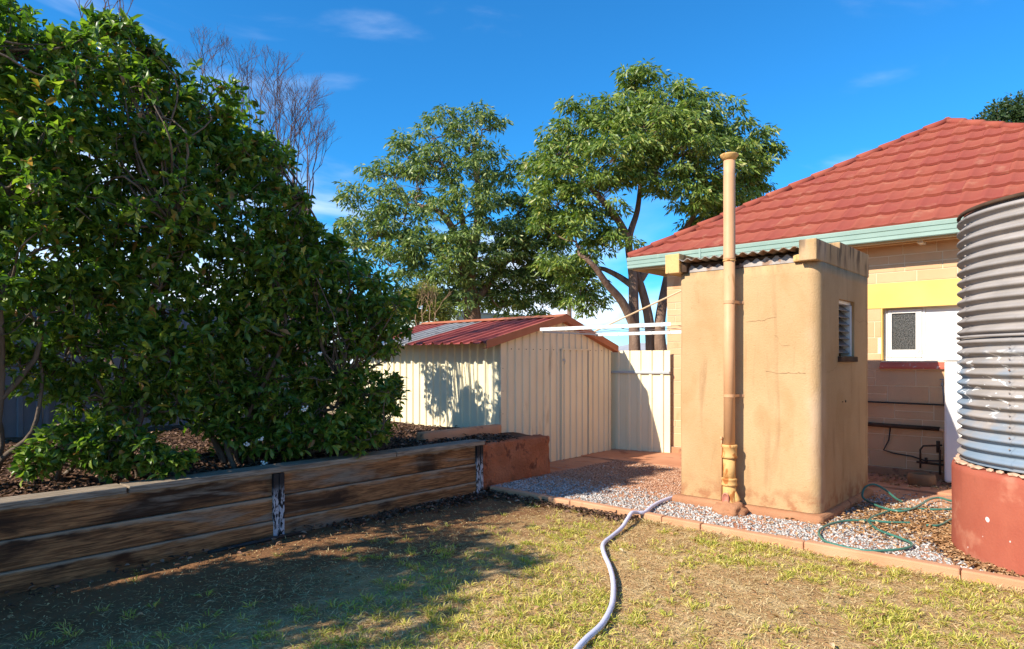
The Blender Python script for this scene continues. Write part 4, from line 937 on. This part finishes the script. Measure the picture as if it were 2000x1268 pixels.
# ---------------------------------------------------------------- background trees
def make_tree(name, label, dep, trunk_px, blob_px, seed, mat, base_px, L=.17, W=.048, dens=1.75, nleaf=62, pom=.29, droop=.75):
    rg = np.random.default_rng(seed); b0 = at(*base_px, dep); b0.z = 0
    t = thing(name, label, 'tree', tuple(b0)); P = []; nodes = []
    for pts, r0, r1 in trunk_px:
        pp_ = [at(x, y, dep+dz) for (x, y, dz) in pts]; P.append((pp_, r0, r1)); nodes += [q for q in smooth_path(pp_, 3)]
    limbs(P, M['bark'], t, 'trunk', 9)
    poms = []; tw = []
    for (x, y, r, dz) in blob_px:
        c = at(x, y, dep+dz); rm = r*dep/F; q = min(nodes, key=lambda s_: (s_-c).length); tw.append((wig(q, c, .08, rg, 4), .035, .014))
        k = max(5, int(dens*26*rm*rm))
        for i in range(k):
            v = norm(rg.normal(size=3)); v[2] = v[2]*.85+.12; pc = np.array(c)+v*rm*(.55+.5*rg.random()); poms.append(pc)
            if i % 2 == 0: tw.append((wig(c, pc, .07, rg, 3), .012, .004))
    limbs(tw, M['bark'], t, 'branches', 4)['kind'] = 'stuff'
    poms = np.array(poms); idx = np.repeat(np.arange(len(poms)), nleaf); q = norm(rg.normal(size=(len(idx), 3))); q[:, 2] = np.abs(q[:, 2])*.9-.15
    pos = poms[idx]+q*(pom*(.35+.65*rg.random(len(idx))))[:, None]
    d = norm(q*.8+rg.normal(size=(len(idx), 3))*.25+np.array([0, 0, -droop]))
    V, Fc = leafgeo(pos, d, L, W, rg, quad=True, curl=.1, upbias=.2)
    cr = npmesh('crown', V, Fc, M[mat], t); cr['kind'] = 'stuff'; return t
T1_tr = [([(1240,700,0),(1238,620,0),(1236,540,0),(1228,470,0),(1245,410,.2),(1252,340,.3),(1258,250,.4)], .17, .03),
         ([(1272,700,.4),(1268,630,.3),(1255,570,.2),(1238,520,.1)], .16, .09), ([(1292,700,.2),(1288,640,.3),(1300,560,.5),(1320,480,.5),(1370,400,.3)], .19, .06),
         ([(1240,640,0),(1215,590,-.3),(1185,555,-.6),(1160,520,-.8),(1130,495,-.8)], .14, .05), ([(1238,560,0),(1200,535,.3),(1165,525,.5),(1140,560,.6)], .10, .03),
         ([(1250,545,.2),(1285,495,.6),(1330,455,.8),(1400,400,1)], .13, .05), ([(1228,470,0),(1200,420,-.4),(1140,350,-.6),(1110,300,-.6)], .12, .04), ([(1252,360,.3),(1310,300,.3),(1390,260,.3),(1450,290,.2)], .10, .03)]
T1_b = [(1285,345,52,-.8),(1215,465,30,-.7),(1330,250,45,-.4),(1235,290,45,-.9),(1090,520,40,.2),(1165,590,24,.6),(1180,480,36,-.3),(1480,355,34,.4),(1250,185,52,.2),(1300,215,55,0),(1200,230,58,-.3),(1270,265,70,-.8),(1130,255,55,-.2),(1090,295,48,0),(1360,235,55,0),(1410,250,50,.2),(1455,285,48,.3),(1340,300,72,-.9),(1200,310,70,-1),(1110,340,62,-.6),(1060,350,42,0),
        (1400,330,65,-.4),(1470,330,42,.3),(1500,300,26,.3),(1170,395,62,-.8),(1090,400,50,-.4),(1350,385,62,-.5),(1430,390,50,0),(1460,375,38,.6),(1130,445,50,-.5),(1080,450,38,-.2),(1370,430,45,.6),
        (1150,560,38,.5),(1120,540,42,.4),(1130,600,26,.5),(1420,430,35,.9),(1050,330,26,.2),(1240,160,30,.2),(1150,500,24,-.6)]
make_tree('gum_tree', 'large rounded green tree with several trunks beside the house roof', 18, T1_tr, T1_b, 21, 'tree1', (1262, 700))
T2_tr = [([(925,700,0),(922,610,0),(915,540,0),(925,480,.2),(935,420,.2),(932,350,.2),(925,280,.2)], .30, .05), ([(920,590,0),(905,500,-.3),(880,440,-.5),(850,410,-.6),(800,400,-.5)], .16, .05),
         ([(925,490,.2),(905,440,.2),(895,390,0),(870,330,-.2)], .12, .04), ([(918,560,0),(860,500,.3),(800,470,.3),(740,460,.2)], .13, .04), ([(922,600,0),(980,520,.5),(1030,470,.6),(1060,420,.6)], .14, .05), ([(935,420,.2),(960,360,.3),(990,330,.3)], .08, .03)]
T2_b = [(1060,600,32,.6),(1100,540,40,.5),(1030,610,30,.8),(1100,570,34,.9),(1010,470,40,-.4),(985,600,34,.4),(1070,430,36,.4),(925,400,44,-1),(918,470,40,-1),(932,345,38,-.8),(900,525,44,-1),(940,505,40,-.8),(860,480,42,-.9),(960,430,36,-.6),(800,500,45,-.6),(740,440,40,-.5),(1000,555,40,.9),(1050,555,42,.8),(1085,590,30,.7),(950,590,38,.8),(1025,520,40,.2),(1070,470,42,.3),(920,545,40,.5),(870,575,40,.6),(880,240,34,0),(930,240,34,.2),(965,245,24,.4),(850,270,40,-.2),(910,290,45,-.4),(800,310,48,0),(860,330,52,-.5),(940,320,40,.3),(770,350,42,0),(725,335,22,.3),(820,370,52,-.6),(990,340,36,.2),(970,380,42,0),(700,390,34,0),(740,400,44,-.3),
        (690,440,30,0),(720,470,46,-.3),(780,440,48,-.5),(860,430,45,-.8),(690,490,36,0),(830,490,50,-.6),(900,480,35,-.9),(760,520,45,-.2),(1010,420,42,.4),(980,460,45,.2),(1040,470,48,.5),(1000,510,52,.3),(1060,520,48,.6),(960,540,40,.2),(1030,565,45,.5),(1085,490,42,.7),
        (880,540,45,-.7),(830,560,45,-.3),(900,590,40,-.4),(860,600,36,.3),(1080,560,36,.6),(980,585,34,.6),(1040,395,34,.4),(1010,600,28,.6),(800,600,40,.4)]
make_tree('gum_tree', 'grey green open crowned tree rising behind the shed', 20, T2_tr, T2_b, 22, 'tree2', (925, 700), dens=1.25, nleaf=56)
make_tree('dark_tree', 'dark tree top showing above the right end of the house roof', 26, [([(2030,700,0),(2030,500,0),(2035,330,0)], .3, .12)], [(1990,235,42,0),(1940,245,34,0),(2040,240,60,0),(2010,290,60,0),(1960,280,40,.4),(2090,290,70,0)], 23, 'leafdark', (2030, 700), dens=1.6, nleaf=70, pom=.42, L=.16, W=.07, droop=.3)
make_tree('feathery_bush', 'yellow green feathery bush behind the red shed roof', 14, [([(815,700,0),(815,640,0),(812,600,0)], .06, .03)], [(795,595,28,0),(830,585,28,0),(820,612,30,0),(780,620,26,0),(855,605,22,0),(868,622,18,0)], 24, 'feather', (815, 700), dens=10, nleaf=90, pom=.15, L=.08, W=.022, droop=.1)
bb = at(840, 690, 13.6); bb.z = 0
deadtree('dry_vine', 'tangle of dry brown twigs over the end of the shed roof', [(bb, at(x, y, 13.6)) for x, y in ((825, 640), (840, 635), (850, 640), (815, 640))], 31, M['browntwig'], r0=.014, L0=.32, depth_lv=4, parent_cat='vine')

# ---------------------------------------------------------------- far things
nb = thing('neighbour_house', 'pale teal house wall just showing behind the shed roof', 'house', tuple(at(900, 700, 26)*Vector((1, 1, 0)) if False else (at(900, 700, 26).x, at(900, 700, 26).y, 0)))
q = at(905, 700, 26)
MB().box((q.x-3.2, q.y-.9, -.05), (q.x+.55, q.y+4, 3.35)).build('wall', M['neigh'], nb)
MB().box((q.x-3.3, q.y-1., 3.352), (q.x+.62, q.y+4.1, 3.42)).build('roof', M['neighroof'], nb)
q = at(1222, 700, 42); nb2 = thing('distant_house', 'far grey iron roof between the tree trunks above the cream fence', 'house', (q.x, q.y, 0))
MB().box((q.x-3, q.y, -.05), (q.x+3, q.y+5, 1.9)).build('wall', M['neigh'], nb2)
MB().add([(q.x-3.3, q.y-.3, 1.905), (q.x+3.3, q.y-.3, 1.905), (q.x+3.3, q.y+5.3, 1.905), (q.x-3.3, q.y+5.3, 1.905), (q.x-1, q.y+2.5, 2.7), (q.x+1, q.y+2.5, 2.7)], [(0, 1, 5, 4), (1, 2, 5), (2, 3, 4, 5), (3, 0, 4), (3, 2, 1, 0)]).build('roof', M['neighroof'], nb2)
q = at(1112, 580, 30)
po = thing('power_pole', 'slim timber power pole between the two background trees', 'power pole', (q.x, q.y, 0))
MB().tube([(q.x, q.y, -.1), (q.x, q.y, q.z)], [.13, .10], 10).build('shaft', M['bark'], po, smooth=True)
MB().box((q.x-.5, q.y-.04, q.z-.35), (q.x+.5, q.y+.04, q.z-.25)).build('cross_arm', M['bark'], po)
q2 = at(1040, 535, 24); MB().tube([(q.x, q.y, q.z-.24), tuple(Vector((q.x, q.y, q.z)).lerp(q2, .5)+Vector((0, 0, -.3))), tuple(q2)], .012, 5).build('wire', M['black'], po)

# ================================================================ GROUND COVER
def infront(P, mx=350, my=200):
    X, Y_, D_ = project(P); return (D_ > .8) & (X > -mx) & (X < 2000+mx) & (Y_ < 1268+my)
def ground_z(fn, x, y): return fn(x, y)
# stones
def stones(name, label, n_, xr, yr, zf, mat, size, mask=None, seed=1):
    rg = np.random.default_rng(seed); x = rg.uniform(*xr, n_); y = rg.uniform(*yr, n_)
    k = infront(np.stack([x, y, 0*x], -1))
    if mask is not None: k &= mask(x, y, rg)
    x, y = x[k], y[k]; n_ = len(x)
    base = np.array([[0, 0, .6], [1, 0, 0], [.3, .95, .1], [-.8, .6, -.05], [-.8, -.6, .1], [.3, -.95, 0], [0, 0, -.5]])
    f = np.array([[0, 1, 2], [0, 2, 3], [0, 3, 4], [0, 4, 5], [0, 5, 1], [6, 2, 1], [6, 3, 2], [6, 4, 3], [6, 5, 4], [6, 1, 5]])
    s_ = size*(.55+.9*rg.random(n_)); a = rg.uniform(0, 6.28, n_)
    V = base[None]*(1+.35*(rg.random((n_, 7, 1))-.5))+.12*rg.normal(size=(n_, 7, 3)); V = V*s_[:, None, None]
    V[:, :, 1] *= .75
    c, s2_ = np.cos(a)[:, None], np.sin(a)[:, None]; tl_ = rg.normal(size=(n_, 1))*.35
    X = V[..., 0]*c-V[..., 1]*s2_; Y = V[..., 0]*s2_+V[..., 1]*c; Z = V[..., 2]+V[..., 0]*tl_
    W_ = np.stack([X+x[:, None], Y+y[:, None], Z+zf(x, y)[:, None]+(rg.random(n_)*size*.5)[:, None]], -1)
    o = npmesh(name, W_, (f[None]+(np.arange(n_)*7)[:, None, None]).reshape(-1, 3), M[mat]); return tag(o, label, None, None, 'stuff')
def not_outhouse(x, y): return ~((x > OX0-.06) & (x < OX1+.04) & (y > OY0-.06) & (y < OY1+.05))
def not_tank(x, y): return (x-TC.x)**2+(y-TC.y)**2 > (TR+.01)**2
def mg(x, y, rg): return not_outhouse(x, y) & not_tank(x, y) & (rg.random(len(x)) < np.clip(1.25-np.maximum(0, (y-6.3))*.62-np.where(x < -3.3, np.maximum(0, y-5.65)*1.1, 0), .02, 1))
stones('gravel', 'pale grey loose gravel filling the strip behind the kerb', 62000, (-5.25, 5), (5.47, 8.6), gravz, 'stone', .0125, mg, 41)
stones('red_gravel', 'reddish loose gravel on the ground before the shed', 22000, (-5.3, -2.6), (5.9, 8.2), gravz, 'stonered', .010, lambda x, y, rg: not_outhouse(x, y) & (rg.random(len(x)) < np.clip((y-5.7)*.8, 0, 1)), 42)
stones('bed_stones', 'small stones and clods on the raised garden bed', 9000, (-8.5, -5.3), (-.5, 6.2), lambda x, y: bedz(x, y), 'bedlitter', .018, None, 43)
stones('lawn_pebbles', 'small pebbles and clods scattered over the lawn soil', 9000, (-5.1, 4.5), (-.5, 5.36), lawnz, 'straw', .006, None, 44)
# flat litter
def litter(name, label, x, y, z, mat, L, W, seed, up=.9, lift=.01):
    rg = np.random.default_rng(seed); n_ = len(x); a = rg.uniform(0, 6.28, n_); d = norm(np.stack([np.cos(a), np.sin(a), rg.normal(size=n_)*.22], -1))
    V, Fc = leafgeo(np.stack([x, y, z+lift*(.2+rg.random(n_))], -1), d, L, W, rg, fold=.25, curl=.12, upbias=up)
    return tag(npmesh(name, V, Fc, M[mat]), label, None, None, 'stuff')
rg = np.random.default_rng(51)
cP = c4(740, 840, .05); n_ = 2300; x = cP.x+rg.normal(size=n_)*.42; y = cP.y+rg.normal(size=n_)*.42
x2 = TC.x+(TR+.03+np.abs(rg.normal(size=1500))*.07)*np.cos(rg.uniform(2.2, 4.6, 1500)); y2 = np.zeros(1500)
aa = rg.uniform(2.2, 4.7, 1500); rr_ = TR+.02+np.abs(rg.normal(size=1500))*.06; x2 = TC.x+rr_*np.cos(aa); y2 = TC.y+rr_*np.sin(aa)
x3 = rg.uniform(-2.2, -1.2, 260); y3 = rg.uniform(8.5, 9.25, 260); x = np.concatenate([x, x2, x3]); y = np.concatenate([y, y2, y3])
k = not_outhouse(x, y) & not_tank(x, y) & (y > 5.5) & (y < 9.3); x, y = x[k], y[k]
litter('fallen_leaves', 'dry brown fallen leaves on the gravel beside the tank stand', x, y, np.where(y > 8.42, .07, gravz(x, y)+.012), 'litter', .045, .022, 52)
n_ = 9000; x = rg.uniform(-9.5, -5.3, n_); y = rg.uniform(-1, 6.2, n_); k = infront(np.stack([x, y, 0*x+.5], -1)); x, y = x[k], y[k]
litter('bed_leaf_litter', 'dry leaf litter under the hedge on the raised bed', x, y, bedz(x, y), 'bedlitter', .06, .03, 53, .9, .02)
n_ = 3000; x = WALLX+.03+np.abs(rg.normal(size=n_))*.13; y = rg.uniform(.5, 5.3, n_); k = rg.random(n_) < np.clip((y-2.6)/2.6, .08, 1); x, y = x[k], y[k]
x2 = rg.uniform(-5.1, -3.2, 700); y2 = 5.34-np.abs(rg.normal(size=700))*.09
x = np.concatenate([x, x2]); y = np.concatenate([y, y2])
litter('wall_foot_leaves', 'dead leaves gathered along the foot of the sleeper wall', x, y, lawnz(x, y)+.004, 'bedlitter', .05, .022, 54, .7, .03)
# lawn grass
rg = np.random.default_rng(61); n_ = 15000
x = rg.uniform(-5.15, 4.6, n_); y = rg.uniform(-1.0, 5.36, n_)
nz = .6*vnoise(x, y, 1.5, 7)+.4*vnoise(x, y, 4.5, 8)
ok = infront(np.stack([x, y, 0*x], -1)) & (rg.random(n_) < np.clip((nz-.34)*3.0, .05, 1)*np.clip((x-WALLX-.5)/1.8, .05, 1)**1.4)
x, y = x[ok], y[ok]; nb_ = 13; idx = np.repeat(np.arange(len(x)), nb_); m_ = len(idx); size = (.6+.8*rg.random(len(x)))[idx]
a = rg.uniform(0, 6.28, m_); rr_ = rg.random(m_)*.035*size
pos = np.stack([x[idx]+np.cos(a)*rr_, y[idx]+np.sin(a)*rr_, lawnz(x[idx], y[idx])-.004], -1)
d = norm(np.stack([np.cos(a)*.75+rg.normal(size=m_)*.35, np.sin(a)*.75+rg.normal(size=m_)*.35, .35+.8*rg.random(m_)], -1))
V, Fc = leafgeo(pos, d, 0.05, .0058, rg, fold=.2, curl=.25, upbias=.8)
tag(npmesh('lawn_grass', V, Fc, M['grass']), 'patchy yellow green grass tufts on the lawn', None, None, 'stuff')
n_ = 210000; x = rg.uniform(-5.15, 4.6, n_); y = rg.uniform(-1, 5.37, n_); ok = infront(np.stack([x, y, 0*x], -1)) & (rg.random(n_) < np.clip((x-WALLX-.3)/1.8, .05, 1)); x, y = x[ok], y[ok]
a = rg.uniform(0, 6.28, len(x)); d = norm(np.stack([np.cos(a), np.sin(a), .12+rg.normal(size=len(x))*.22], -1))
V, Fc = leafgeo(np.stack([x, y, lawnz(x, y)+.004], -1), d, .048, .0042, rg, quad=True, curl=.08, upbias=.9)
tag(npmesh('dry_grass', V, Fc, M['straw']), 'dry straw coloured grass lying over the lawn soil', None, None, 'stuff')
# taller dry tufts along the kerb and a few along the wall
n_ = 420; x = rg.uniform(-4.6, 4.2, n_); y = 5.36-np.abs(rg.normal(size=n_))*.06; idx = np.repeat(np.arange(n_), 10); m_ = len(idx); a = rg.uniform(0, 6.28, m_)
d = norm(np.stack([np.cos(a), np.sin(a), .25+.7*rg.random(m_)], -1)); pos = np.stack([x[idx]+.02*np.cos(a), y[idx]+.02*np.sin(a), lawnz(x[idx], y[idx])], -1)
V, Fc = leafgeo(pos, d, .075, .0045, rg, quad=True, curl=.2, upbias=.8)
tag(npmesh('kerb_grass', V, Fc, M['straw']), 'dry grass tufts growing along the kerb', None, None, 'stuff')

x = rg.uniform(-5.0, 4.4, 420); y = rg.uniform(.3, 5.3, 420)
litter('lawn_leaves', 'few dry leaves scattered over the lawn', x, y, lawnz(x, y)+.012, 'litter', .05, .022, 55, .8, .02)
